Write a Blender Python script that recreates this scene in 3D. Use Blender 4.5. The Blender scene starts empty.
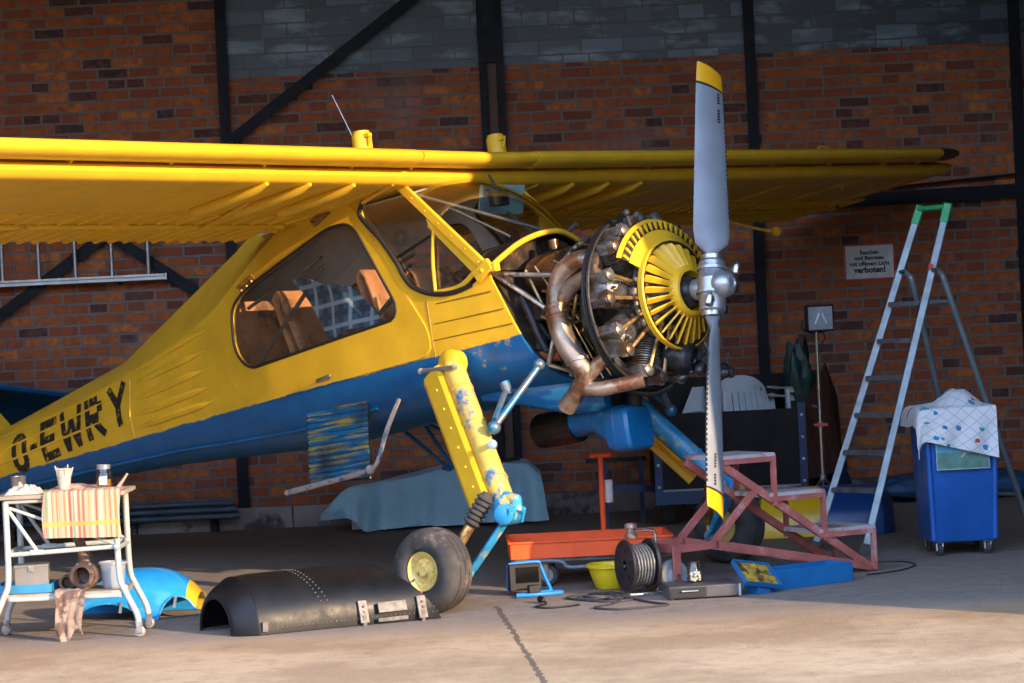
import bpy, bmesh, math, random
from mathutils import Vector, Matrix, noise
random.seed(7)
PI = math.pi
C = bpy.context.scene.collection
sc = bpy.context.scene
def V(*a): return Vector(a)
def lerp(a, b, t): return a + (b - a) * t
def interp(x, tab):
    """piecewise linear over a list of tuples sorted by their first entry"""
    if x <= tab[0][0]: return tab[0][1:]
    for p, q in zip(tab, tab[1:]):
        if x <= q[0]:
            t = (x - p[0]) / (q[0] - p[0])
            return tuple(lerp(a, b, t) for a, b in zip(p[1:], q[1:]))
    return tab[-1][1:]

# ------------------------------------------------------------------ mesh collector
class MB:
    def __init__(s): s.v = []; s.f = []; s.m = []
    def add(s, vs, fs, mi=0):
        b = len(s.v); s.v += [Vector(v) for v in vs]
        for f in fs: s.f.append(tuple(b + i for i in f)); s.m.append(mi)
        return s
    def box(s, c, d, R=None, mi=0):
        c = Vector(c); h = [x / 2 for x in d]
        vs = [Vector((sx*h[0], sy*h[1], sz*h[2])) for sx in (-1,1) for sy in (-1,1) for sz in (-1,1)]
        if R is not None: vs = [R @ v for v in vs]
        return s.add([c + v for v in vs], [(0,1,3,2),(4,6,7,5),(0,4,5,1),(2,3,7,6),(0,2,6,4),(1,5,7,3)], mi)
    def bar(s, p, q, w, h, up=(0,0,1), mi=0):
        """rectangular bar from p to q; w across, h along up"""
        p, q = Vector(p), Vector(q); d = (q - p).normalized(); up = Vector(up)
        x = d.cross(up)
        if x.length < 1e-4: x = d.cross(Vector((1,0,0)))
        x.normalize(); z = x.cross(d).normalized()
        vs = []
        for e in (p, q):
            for a, b in ((-1,-1),(1,-1),(1,1),(-1,1)): vs.append(e + x*(a*w/2) + z*(b*h/2))
        return s.add(vs, [(3,2,1,0),(4,5,6,7),(0,1,5,4),(1,2,6,5),(2,3,7,6),(3,0,4,7)], mi)
    def loft(s, rings, closed=True, cap0=False, cap1=False, mi=0, mfun=None):
        n = len(rings[0]); vs = [p for r in rings for p in r]; b = len(s.v); s.v += [Vector(p) for p in vs]
        for i in range(len(rings) - 1):
            for j in range(n if closed else n - 1):
                k = (j + 1) % n
                s.f.append((b+i*n+j, b+i*n+k, b+(i+1)*n+k, b+(i+1)*n+j)); s.m.append(mfun(i, j) if mfun else mi)
        if cap0: s.f.append(tuple(b + j for j in reversed(range(n)))); s.m.append(mfun(0, 0) if mfun else mi)
        if cap1: s.f.append(tuple(b + (len(rings)-1)*n + j for j in range(n))); s.m.append(mfun(len(rings)-2, 0) if mfun else mi)
        return s
    def tube(s, pts, r, n=8, cap=True, mi=0, close=False):
        pts = [Vector(p) for p in pts]; N = len(pts)
        rs = r if isinstance(r, (list, tuple)) else [r] * N
        ts = []
        for i in range(N):
            if close: t = pts[(i+1) % N] - pts[i-1]
            else: t = pts[min(i+1, N-1)] - pts[max(i-1, 0)]
            ts.append(t.normalized() if t.length > 1e-9 else Vector((0,0,1)))
        a = ts[0].orthogonal().normalized(); rings = []
        for i in range(N):
            a = (a - ts[i] * a.dot(ts[i]))
            a = a.normalized() if a.length > 1e-6 else ts[i].orthogonal().normalized()
            b = ts[i].cross(a)
            rings.append([pts[i] + (a*math.cos(2*PI*k/n) + b*math.sin(2*PI*k/n)) * rs[i] for k in range(n)])
        if close: rings.append(rings[0])
        return s.loft(rings, True, cap and not close, cap and not close, mi)
    def lathe(s, prof, n=24, o=(0,0,0), ax=(0,0,1), mi=0, a0=0, a1=2*PI, xref=None, mfun=None):
        """prof: list of (radius, height along ax)"""
        o = Vector(o); ax = Vector(ax).normalized()
        x = Vector(xref) if xref else ax.orthogonal()
        x = (x - ax * x.dot(ax)).normalized(); y = ax.cross(x)
        full = abs(a1 - a0 - 2*PI) < 1e-6; m = n if full else n + 1
        rings = []
        for r, h in prof:
            rings.append([o + ax*h + (x*math.cos(a0+(a1-a0)*k/n) + y*math.sin(a0+(a1-a0)*k/n)) * max(r, 1e-4) for k in range(m)])
        return s.loft(rings, full, False, False, mi, mfun)
    def disc(s, o, ax, r, n=20, mi=0):
        return s.lathe([(0.0001, 0), (r, 0)], n, o, ax, mi)
    def ball(s, c, r, n=14, sc=(1,1,1), mi=0):
        c = Vector(c); rings = []
        for i in range(n//2 + 1):
            t = PI * i / (n//2)
            rings.append([c + Vector((max(math.sin(t),1e-3)*math.cos(2*PI*k/n)*r*sc[0], max(math.sin(t),1e-3)*math.sin(2*PI*k/n)*r*sc[1], -math.cos(t)*r*sc[2])) for k in range(n)])
        return s.loft(rings, True, True, True, mi)
    def grid(s, fn, nu, nv, mi=0):
        vs = [fn(i/nu, j/nv) for i in range(nu+1) for j in range(nv+1)]
        fs = [(i*(nv+1)+j, (i+1)*(nv+1)+j, (i+1)*(nv+1)+j+1, i*(nv+1)+j+1) for i in range(nu) for j in range(nv)]
        return s.add(vs, fs, mi)
    def sheet(s, fn, nu, nv, th, mi=0):
        """grid with real thickness: fn(u,v) plus its offset surface and a rim"""
        P = [[Vector(fn(i/nu, j/nv)) for j in range(nv+1)] for i in range(nu+1)]
        def nrm(i, j):
            a = P[min(i+1,nu)][j] - P[max(i-1,0)][j]; b = P[i][min(j+1,nv)] - P[i][max(j-1,0)]
            c = a.cross(b); return c.normalized() if c.length > 1e-9 else Vector((0,0,1))
        Q = [[P[i][j] - nrm(i,j)*th for j in range(nv+1)] for i in range(nu+1)]
        vs = [p for r in P for p in r] + [q for r in Q for q in r]; w = nv+1; o = (nu+1)*w
        fs = []
        for i in range(nu):
            for j in range(nv):
                a = i*w+j; fs.append((a, a+w, a+w+1, a+1)); fs.append((o+a, o+a+1, o+a+w+1, o+a+w))
        for i in range(nu):
            a = i*w; fs.append((a, o+a, o+a+w, a+w)); a = i*w+nv; fs.append((a, a+w, o+a+w, o+a))
        for j in range(nv):
            a = j; fs.append((a, a+1, o+a+1, o+a)); a = nu*w+j; fs.append((a, o+a, o+a+1, a+1))
        return s.add(vs, fs, mi)
    def prism(s, poly, d, mi=0):
        """poly: 3D points of a flat outline, extruded along vector d"""
        n = len(poly); d = Vector(d); P = [Vector(p) for p in poly]
        return s.add(P + [p + d for p in P], [tuple(reversed(range(n))), tuple(range(n, 2*n))] + [(i, (i+1) % n, n+(i+1) % n, n+i) for i in range(n)], mi)
    def mirror(s, ax=1):
        o = MB(); o.m = list(s.m)
        for v in s.v: w = v.copy(); w[ax] = -w[ax]; o.v.append(w)
        o.f = [tuple(reversed(f)) for f in s.f]
        return o
    def join(s, o, T=None):
        b = len(s.v); s.v += [(T @ v if T else v.copy()) for v in o.v]
        s.f += [tuple(b+i for i in f) for f in o.f]; s.m += o.m; return s
    def mesh(s, name, mats, smooth=38):
        me = bpy.data.meshes.new(name); me.from_pydata([tuple(v) for v in s.v], [], s.f)
        for m in (mats if isinstance(mats, (list, tuple)) else [mats]): me.materials.append(m)
        me.polygons.foreach_set('material_index', s.m)
        bm = bmesh.new(); bm.from_mesh(me)
        bmesh.ops.recalc_face_normals(bm, faces=bm.faces)
        bm.to_mesh(me); bm.free()
        if smooth:
            me.polygons.foreach_set('use_smooth', [True]*len(me.polygons))
            me.set_sharp_from_angle(angle=math.radians(smooth))
        me.update(); return me
    def build(s, name, mats, parent=None, smooth=38, loc=None, rot=None, bevel=0, solid=0, flip=False):
        o = bpy.data.objects.new(name, s.mesh(name, mats, smooth)); C.objects.link(o)
        if parent is not None: o.parent = parent
        if loc is not None: o.location = loc
        if rot is not None: o.rotation_euler = rot
        if solid:
            m = o.modifiers.new('solid', 'SOLIDIFY'); m.thickness = solid; m.offset = 0
        if bevel:
            m = o.modifiers.new('bevel', 'BEVEL'); m.width = bevel; m.segments = 2; m.limit_method = 'ANGLE'; m.angle_limit = math.radians(40)
        return o

def tag(o, label=None, cat=None, group=None, kind=None):
    if label: o['label'] = label
    if cat: o['category'] = cat
    if group: o['group'] = group
    if kind: o['kind'] = kind
    return o
def thing(name, label, cat, loc=(0,0,0), rz=0, group=None):
    o = bpy.data.objects.new(name, None); C.objects.link(o); o.empty_display_size = .1
    o.location = loc; o.rotation_euler = (0,0,rz)
    return tag(o, label, cat, group)
def struct(o): o['kind'] = 'structure'; return o
def copy_part(o, parent, loc=None, rot=None):
    c = o.copy(); C.objects.link(c); c.parent = parent
    if loc is not None: c.location = loc
    if rot is not None: c.rotation_euler = rot
    return c
def smooth_pts(pts, k=6, close=False):
    """Catmull-Rom through pts"""
    P = [Vector(p) for p in pts]; n = len(P); out = []
    rng = range(n if close else n - 1)
    for i in rng:
        if close: a, b, c, d = P[i-1], P[i], P[(i+1) % n], P[(i+2) % n]
        else: a, b, c, d = P[max(i-1,0)], P[i], P[i+1], P[min(i+2,n-1)]
        for j in range(k):
            t = j / k
            out.append(0.5*((2*b) + (c-a)*t + (2*a-5*b+4*c-d)*t*t + (3*b-a-3*c+d)*t**3))
    if not close: out.append(P[-1])
    return out
def round_poly(pts, r, k=5):
    """round the corners of a closed 2D/3D polygon"""
    P = [Vector(p) for p in pts]; n = len(P); out = []
    for i in range(n):
        a, b, c = P[i-1], P[i], P[(i+1) % n]
        rr = r[i] if isinstance(r, (list, tuple)) else r
        u = (a-b); w = (c-b); q = min(rr, u.length*.48, w.length*.48)
        p0 = b + u.normalized()*q; p1 = b + w.normalized()*q
        for j in range(k+1):
            t = j/k; out.append(p0*(1-t)**2 + b*2*t*(1-t) + p1*t*t)
    return out
def resample(loop, n):
    L = [0.0]
    for i in range(len(loop)): L.append(L[-1] + (loop[(i+1) % len(loop)] - loop[i]).length)
    out = []
    for k in range(n):
        s = L[-1]*k/n
        for i in range(len(loop)):
            if L[i+1] >= s: break
        t = (s - L[i]) / max(L[i+1]-L[i], 1e-9)
        out.append(loop[i].lerp(loop[(i+1) % len(loop)], t))
    return out

# ------------------------------------------------------------------ materials
class NT:
    def __init__(s, m): s.t = m.node_tree; s.n = s.t.nodes; s.l = s.t.links
    def node(s, typ, **kw):
        n = s.n.new(typ)
        for k, v in kw.items():
            if k in n.inputs.keys() if isinstance(k, str) else False: n.inputs[k].default_value = v
            else: setattr(n, k, v)
        return n
    def link(s, a, b): s.l.new(a, b)
    def set(s, inp, v):
        if isinstance(v, bpy.types.NodeSocket): s.l.new(v, inp)
        else: inp.default_value = v
    def math(s, op, a, b=None, c=None, clamp=False):
        n = s.n.new('ShaderNodeMath'); n.operation = op; n.use_clamp = clamp
        for i, v in enumerate((a, b, c)):
            if v is not None: s.set(n.inputs[i], v)
        return n.outputs[0]
    def mix(s, f, a, b):
        n = s.n.new('ShaderNodeMix'); n.data_type = 'RGBA'
        s.set(n.inputs[0], f)
        for i, v in ((6, a), (7, b)): s.set(n.inputs[i], v if isinstance(v, bpy.types.NodeSocket) else tuple(v)[:3] + (1,))
        return n.outputs[2]
    def noise(s, scale, detail=4, rough=.55, vec=None, dist=0):
        n = s.n.new('ShaderNodeTexNoise'); n.inputs['Scale'].default_value = scale; n.inputs['Detail'].default_value = detail
        n.inputs['Roughness'].default_value = rough; n.inputs['Distortion'].default_value = dist
        s.link(vec if vec is not None else s.obj(), n.inputs['Vector']); return n.outputs['Fac']
    def obj(s):
        if not hasattr(s, '_o'): s._o = s.n.new('ShaderNodeTexCoord').outputs['Object']
        return s._o
    def xyz(s):
        if not hasattr(s, '_x'):
            n = s.n.new('ShaderNodeSeparateXYZ'); s.link(s.obj(), n.inputs[0]); s._x = n.outputs
        return s._x
    def ramp(s, f, stops, interp='LINEAR'):
        n = s.n.new('ShaderNodeValToRGB'); n.color_ramp.interpolation = interp; e = n.color_ramp.elements
        while len(e) < len(stops): e.new(1.0)
        for q, (p, c) in zip(e, stops): q.position = p; q.color = tuple(c)[:3] + (1,) if hasattr(c, '__len__') else (c, c, c, 1)
        s.link(f, n.inputs[0]); return n.outputs[0]
    def maprange(s, v, a, b, c=0., d=1.):
        n = s.n.new('ShaderNodeMapRange'); n.clamp = True
        for i, q in enumerate((v, a, b, c, d)): s.set(n.inputs[i], q)
        return n.outputs[0]
    def bump(s, h, strength=.3, dist=.01):
        n = s.n.new('ShaderNodeBump'); n.inputs['Strength'].default_value = strength; n.inputs['Distance'].default_value = dist
        s.link(h, n.inputs['Height']); return n.outputs[0]
    def mapping(s, loc=(0,0,0), rot=(0,0,0), scale=(1,1,1), vec=None):
        n = s.n.new('ShaderNodeMapping'); n.inputs[1].default_value = loc; n.inputs[2].default_value = rot; n.inputs[3].default_value = scale
        s.link(vec if vec is not None else s.obj(), n.inputs[0]); return n.outputs[0]
def new_mat(name):
    m = bpy.data.materials.new(name); m.use_nodes = True; t = NT(m)
    return m, t, t.n['Principled BSDF']
def pm(name, col, rough=.5, metal=0., var=.12, scale=9., bump=0., bscale=60., dirt=None, damt=.45, dscale=5., spec=.5, coat=0.):
    """plain procedural paint / metal / cloth: colour with soft blotches, optional worn patches (dirt colour)"""
    m, t, b = new_mat(name)
    f = t.noise(scale, 5)
    lo = [max(0, c*(1-var*1.6)) for c in col]; hi = [min(1, c*(1+var)) for c in col]
    c = t.mix(t.maprange(f, .3, .7), lo, hi)
    if dirt is not None:
        g = t.noise(dscale, 8, .68)
        c = t.mix(t.maprange(g, .72-damt*.5, .80-damt*.5), c, dirt)
    t.set(b.inputs['Base Color'], c)
    r = t.maprange(t.noise(scale*2.3, 4), .3, .7, max(.02, rough-.08), min(1, rough+.1)); t.set(b.inputs['Roughness'], r)
    b.inputs['Metallic'].default_value = metal; b.inputs['Specular IOR Level'].default_value = spec
    b.inputs['Coat Weight'].default_value = coat
    if bump: t.set(b.inputs['Normal'], t.bump(t.noise(bscale, 5, .6), bump, .01))
    return m
def glass_mat(name, tint, rough=.03, ior=1.45, refl=1.0):
    m, t, b = new_mat(name); t.n.remove(b)
    tr = t.n.new('ShaderNodeBsdfTransparent'); tr.inputs[0].default_value = tuple(tint)+(1,)
    gl = t.n.new('ShaderNodeBsdfGlossy'); gl.inputs['Roughness'].default_value = rough
    fr = t.n.new('ShaderNodeFresnel'); geo = t.n.new('ShaderNodeNewGeometry')
    # same reflectance from either side of the pane
    t.link(t.maprange(geo.outputs['Backfacing'], 0, 1, ior, 1/ior), fr.inputs[0])
    mx = t.n.new('ShaderNodeMixShader'); t.link(t.math('MULTIPLY', fr.outputs[0], refl, clamp=True), mx.inputs[0]); t.link(tr.outputs[0], mx.inputs[1]); t.link(gl.outputs[0], mx.inputs[2])
    t.link(mx.outputs[0], t.n['Material Output'].inputs[0]); return m

# ------------------------------------------------------------------ camera
F, HC, CP, CR = 2800.0, 1.664, .0123, .0479
cam = bpy.data.cameras.new('camera'); cam.sensor_width = 36; cam.lens = F/1024*36; cam.clip_end = 200
co = bpy.data.objects.new('camera', cam); C.objects.link(co)
rt, up, fw = V(1,0,0), V(0,math.sin(CP),math.cos(CP)), V(0,math.cos(CP),-math.sin(CP))
R_, U_ = rt*math.cos(CR) - up*math.sin(CR), rt*math.sin(CR) + up*math.cos(CR)
M = Matrix((R_, U_, -fw)).transposed().to_4x4(); M.translation = (0,0,HC)
co.matrix_world = M; sc.camera = co
sc.view_settings.view_transform = 'Standard'; sc.view_settings.look = 'None'; sc.view_settings.gamma = 1; sc.view_settings.use_curve_mapping = False
sc.view_settings.exposure = 0.0
sc.cycles.use_denoising = True
sc.cycles.max_bounces = 8; sc.cycles.diffuse_bounces = 4; sc.cycles.transparent_max_bounces = 16
# ------------------------------------------------------------------ daylight
SUN_EL = math.radians(17); sd = V(.68,-.733,0).normalized()
sdir = (sd*math.cos(SUN_EL) + V(0,0,math.sin(SUN_EL)))
L = bpy.data.lights.new('sun', 'SUN'); L.energy = 8.9; L.angle = math.radians(.6); L.color = (1.0, .70, .40)
so = bpy.data.objects.new('sun', L); C.objects.link(so); so.rotation_euler = sdir.to_track_quat('Z', 'Y').to_euler()
so.location = (8, -8, 6)
w = bpy.data.worlds.new('world'); sc.world = w; w.use_nodes = True
wt = w.node_tree; bg = wt.nodes['Background']
tc = wt.nodes.new('ShaderNodeTexCoord'); sx = wt.nodes.new('ShaderNodeSeparateXYZ'); wt.links.new(tc.outputs['Generated'], sx.inputs[0])
rp = wt.nodes.new('ShaderNodeValToRGB'); wt.links.new(sx.outputs[2], rp.inputs[0])
# dark horizon band added to dim the upper wall, hazy blue above it
e = rp.color_ramp.elements; e[0].position = .11; e[0].color = (.09,.085,.07,1); e[1].position = .7; e[1].color = (.34,.50,.86,1)
n1 = e.new(.16); n1.color = (.60,.68,.84,1); n1 = e.new(.34); n1.color = (.46,.62,.95,1)
wt.links.new(rp.outputs[0], bg.inputs[0]); bg.inputs[1].default_value = 5.6
def cloudy_mat(name, col, amount):
    m, t, b = new_mat(name); tr = t.n.new('ShaderNodeBsdfTransparent'); mx = t.n.new('ShaderNodeMixShader'); mx.inputs[0].default_value = amount
    b.inputs['Base Color'].default_value = tuple(col)+(1,); b.inputs['Roughness'].default_value = .3
    t.link(tr.outputs[0], mx.inputs[1]); t.link(b.outputs[0], mx.inputs[2]); t.link(mx.outputs[0], t.n['Material Output'].inputs[0]); return m
# ================================================================== THE SETTING
YW = 22.3
def brick_mat():
    m, t, b = new_mat('old red brick')
    vec = t.obj(); x = t.xyz()
    cb = t.n.new('ShaderNodeCombineXYZ'); t.link(x[0], cb.inputs[0]); t.link(x[2], cb.inputs[1])
    nz = t.n.new('ShaderNodeTexNoise'); nz.inputs['Scale'].default_value = 7; t.link(vec, nz.inputs['Vector'])
    ad = t.n.new('ShaderNodeVectorMath'); ad.operation = 'MULTIPLY_ADD'; t.link(nz.outputs['Color'], ad.inputs[0]); ad.inputs[1].default_value = (.016,.012,0); t.link(cb.outputs[0], ad.inputs[2])
    def brick(w, h, c1, c2, mortar, msize=.011):
        n = t.n.new('ShaderNodeTexBrick'); n.inputs['Scale'].default_value = 1; n.inputs['Brick Width'].default_value = w; n.inputs['Row Height'].default_value = h
        n.inputs['Mortar Size'].default_value = msize; n.inputs['Mortar Smooth'].default_value = .25; n.inputs['Bias'].default_value = 0
        for k, v in (('Color1', c1), ('Color2', c2), ('Mortar', mortar)): n.inputs[k].default_value = tuple(v) + (1,)
        n.offset = .5; n.squash = .62; n.squash_frequency = 3
        t.link(ad.outputs[0], n.inputs['Vector']); return n
    br = brick(.245, .0845, (0,0,0), (1,1,1), (.5,.5,.5))
    tone = t.ramp(br.outputs['Color'], [(0,(.048,.026,.027)),(.10,(.11,.034,.021)),(.18,(.28,.064,.020)),(.5,(.40,.098,.022)),(.8,(.48,.128,.025)),(1,(.59,.185,.034))])
    blot = t.noise(16, 6, .65)
    tone = t.mix(t.maprange(blot, .42, .72), tone, (.16,.07,.055))
    # pale lime stains and dark soot of their own shape
    st = t.noise(1.1, 7, .62)
    tone = t.mix(t.math('MULTIPLY', t.maprange(st, .58, .74), .5), tone, (.36,.25,.22))
    mort = t.mix(t.noise(5, 4), (.14,.105,.095), (.27,.205,.18))
    red = t.mix(br.outputs['Fac'], tone, mort)
    # painted courses under the eaves
    gb = brick(.335, .118, (.05,.05,.05), (1,1,1), (.5,.5,.5), .006)
    gt = t.ramp(gb.outputs['Color'], [(0,(.015,.026,.044)),(.6,(.032,.054,.086)),(1,(.09,.14,.20))])
    pat = t.mapping(scale=(1,1,3.2)); gs = t.noise(2.1, 5, .6, pat)
    gt = t.mix(t.maprange(gs, .52, .78), gt, (.26,.36,.45))  # pale blotches: reflected sky sheen painted into the brick colour
    grey = t.mix(gb.outputs['Fac'], gt, (.075,.075,.08))
    msk = t.math('MULTIPLY', t.math('GREATER_THAN', x[2], 3.585), t.math('GREATER_THAN', x[0], -2.19))
    t.set(b.inputs['Base Color'], t.mix(msk, red, grey))
    t.set(b.inputs['Roughness'], t.maprange(msk, 0, 1, .85, .38))
    h = t.math('SUBTRACT', t.math('MULTIPLY', blot, .35), t.math('ADD', t.math('MULTIPLY', br.outputs['Fac'], t.math('SUBTRACT', 1.0, msk)), t.math('MULTIPLY', gb.outputs['Fac'], msk)))
    t.set(b.inputs['Normal'], t.bump(h, .9, .008)); return m
M_brick = brick_mat()
def floor_mat():
    m, t, b = new_mat('dusty concrete'); x = t.xyz()
    n1 = t.noise(.9, 6, .6); n2 = t.noise(7, 8, .7); n3 = t.noise(55, 4, .7)
    c = t.mix(t.maprange(n1, .42, .58), (.34,.222,.118), (.48,.335,.19))
    c = t.mix(t.math('MULTIPLY', t.maprange(n2, .5, .75), .8), c, (.25,.155,.085))
    c = t.mix(t.math('MULTIPLY', t.maprange(n3, .56, .72), .5), c, (.60,.46,.30))
    # the hangar floor behind the threshold is older, oil-darkened screed
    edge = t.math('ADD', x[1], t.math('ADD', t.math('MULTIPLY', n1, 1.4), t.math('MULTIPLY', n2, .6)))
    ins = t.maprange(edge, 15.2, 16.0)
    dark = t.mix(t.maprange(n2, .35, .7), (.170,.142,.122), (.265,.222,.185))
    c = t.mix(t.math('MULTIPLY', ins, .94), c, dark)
    sp = t.noise(23, 3, .5); c = t.mix(t.math('MULTIPLY', t.maprange(sp, .70, .76), .6), c, (.07,.055,.045))
    # cracked joint running towards the camera
    dx = t.math('ADD', t.math('SUBTRACT', x[0], t.math('MULTIPLY_ADD', t.math('SUBTRACT', x[1], 13.0), CRK[1], CRK[0])), t.math('MULTIPLY', t.math('SUBTRACT', t.noise(9, 4), .5), .05))
    ck = t.math('MULTIPLY', t.math('LESS_THAN', t.math('ABSOLUTE', dx), t.math('MULTIPLY', t.noise(14, 3), .028)), t.math('LESS_THAN', x[1], 15.6))
    c = t.mix(t.math('MULTIPLY', ck, .8), c, (.07,.05,.04))
    # unseen dark grass outside the hangar, added to cut bounce light on the wall
    gr = t.mix(n2, (.028,.045,.016), (.05,.06,.022)); c = t.mix(t.maprange(t.math('ADD', x[1], t.math('MULTIPLY', n2, .5)), 11.4, 11.6), gr, c)
    t.set(b.inputs['Base Color'], c); b.inputs['Roughness'].default_value = .88
    h = t.math('ADD', t.math('MULTIPLY', n2, .6), t.math('SUBTRACT', t.math('MULTIPLY', n3, .35), ck))
    t.set(b.inputs['Normal'], t.bump(h, .8, .03)); return m
CRK = (.027, -.0706)

M_floor = floor_mat()
M_iron = pm('blackened blue steel', (.007,.010,.017), .55, 0, .2, 6, spec=.2)
M_plinth = pm('grey rendered plinth', (.30,.255,.235), .9, 0, .25, 3, .5, 40, (.075,.065,.065), .4, 2.2)
M_dark = pm('tarred roof boards', (.05,.04,.035), .9, 0, .2, 3)

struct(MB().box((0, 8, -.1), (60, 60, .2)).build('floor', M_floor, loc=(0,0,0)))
struct(MB().box((.5, YW+.15, 2.3), (17, .3, 5.0)).build('wall_back', M_brick))
# the side walls, the front pier and the roof of the hangar (outside the frame, they shade the inside)
struct(MB().box((-8.15, 17.4, 2.9), (.3, 10.2, 6.2)).build('wall_left', M_dark))
struct(MB().box((9.15, 17.4, 2.9), (.3, 10.2, 6.2)).build('wall_right', M_dark))
struct(MB().box((6.49, 12.5, 2.95), (5.02, .12, 6.1)).build('wall_front', M_dark))
struct(MB().prism([V(-8.3,22.6,4.80),V(-8.3,12.3,6.0),V(-8.3,12.3,6.14),V(-8.3,22.6,4.94)], (17.6,0,0)).build('ceiling', M_dark, smooth=0))
# plinth with separate blocks
pl = MB(); xx = -8.0
while xx < 9:
    wd = .62; pl.box((xx+wd/2-.005, YW-.03, .083), (wd-.008, .10, .175)); xx += wd
struct(pl.build('baseboard_back', M_plinth, bevel=.006))
def ibeam(p, q, w, name, d=.07):
    m = MB(); m.bar(p, q, w, d, (0,-1,0)); 
    m.bar(Vector(p)+V(0,-d*.45,0), Vector(q)+V(0,-d*.45,0), w*1.15, .008, (0,-1,0))
    return struct(m.build(name, M_iron))
yb = YW-.035
ibeam((-2.19,yb,.15), (-2.19,yb,4.8), .075, 'trim_1')
p2 = MB()
for xc in (-.13, .012): p2.bar((xc,yb,.15), (xc,yb,4.8), .055, .08, (0,-1,0))
p2.box((-.06,yb-.01,4.2), (.20,.09,1.18))
struct(p2.build('trim_2', M_iron))
struct(MB().box((-.06,yb+.01,1.9), (.07,.03,3.5)).build('trim_3', pm('brown board', (.12,.075,.06), .8, 0, .2, 5)))
ibeam((1.995,yb,.9), (1.995,yb,4.8), .075, 'trim_4')
ibeam((4.10,yb,.1), (4.10,yb,4.8), .075, 'trim_5')
ibeam((-.62,yb-.05,4.175), (-2.15,yb-.05,3.085), .075, 'trim_6', .05)
ibeam((-4.25,yb-.04,1.65), (-3.16,yb-.04,2.40), .075, 'trim_7', .05)
ibeam((-3.16,yb-.04,2.40), (-2.19,yb-.04,1.69), .075, 'trim_8', .05)
ibeam((2.03,yb-.02,2.37), (4.06,yb-.02,2.395), .095, 'trim_9', .05)
pipe = MB(); pipe.tube([(2.03,yb-.03,2.455),(3.0,yb-.03,2.475),(3.05,yb-.03,2.465),(4.06,yb-.03,2.525)], .011, 8)
for xc in (3.03, 2.4): pipe.box((xc,yb-.01,2.51), (.016,.05,.10))
struct(pipe.build('trim_10', M_iron))
# soldier of yellowed render low on the post between the bays
struct(MB().box((-.15,YW-.012,.36), (.17,.03,.35)).build('trim_11', M_plinth))
# ================================================================== THE AIRPLANE
# airplane axes: x forward, y to its left (away from the camera), z up; origin at the propeller hub
TH, AL = .8592, .1358
f_ = V(math.sin(TH)*math.cos(AL), -math.cos(TH)*math.cos(AL), math.sin(AL)); l_ = V(math.cos(TH), math.sin(TH), 0); u_ = f_.cross(l_)
RA = Matrix((f_, l_, u_)).transposed(); OA = V(1.145, 15.82, 1.726)
BASE = V(-1.17, 0, -1.582)
plane = thing('airplane', 'yellow and blue high-wing airplane with its radial engine uncovered, standing in the brick hangar', 'airplane')
plane.matrix_world = Matrix.Translation(OA + RA @ BASE) @ RA.to_4x4()
def AP(mb, name, mats, parent=None, **k):
    """a part of the airplane: vertices are in airplane axes"""
    if parent is None: return mb.build(name, mats, plane, loc=-BASE, **k)
    return mb.build(name, mats, parent, **k)
YEL = (.80,.455,.024); BLU = (.005,.115,.29)
M_yel = pm('yellow aircraft paint', YEL, .40, 0, .07, 5, .04, 30, (.45,.24,.02), .03, 9, spec=.35, coat=.08)
M_yel2 = pm('chipped yellow paint', (.72,.50,.10), .38, 0, .12, 6, .05, 30, (.02,.16,.34), .34, 4.5)
M_blu = pm('blue aircraft paint', BLU, .32, 0, .15, 5, .04, 30, (.02,.05,.09), .15, 7, spec=.4, coat=.15)
M_blu2 = pm('light blue chipped paint', (.03,.30,.58), .35, 0, .2, 8, .08, 50, (.55,.42,.12), .35, 9)
M_steel = pm('bare steel', (.52,.50,.47), .32, .9, .25, 12, .1, 60, (.16,.10,.06), .35, 10)
M_alu = pm('dull aluminium', (.42,.44,.46), .38, .75, .15, 10)
M_dk = pm('oily dark metal', (.06,.06,.065), .35, .6, .5, 14, .2, 60, (.20,.15,.10), .3, 14)
M_cyl = pm('grey engine casting', (.24,.235,.23), .35, .65, .45, 16, .25, 80, (.16,.085,.045), .42, 12)
M_brass = pm('tarnished brass tube', (.46,.29,.11), .35, .7, .3, 14, .1, 60, (.14,.09,.05), .35, 18)
M_rub = pm('grey black rubber', (.055,.05,.048), .78, 0, .35, 7, .25, 90, (.16,.12,.09), .35, 5)
M_seal = pm('black rubber seal', (.012,.011,.011), .6)
M_blk = pm('matt black', (.012,.012,.013), .55, 0, .3, 8)
M_tan = pm('tan leather lining', (.52,.24,.11), .6, 0, .3, 5, .2, 40, (.16,.08,.05), .35, 4)
M_lin = pm('grey brown cabin lining', (.55,.53,.50), .7, 0, .25, 3)
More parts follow.
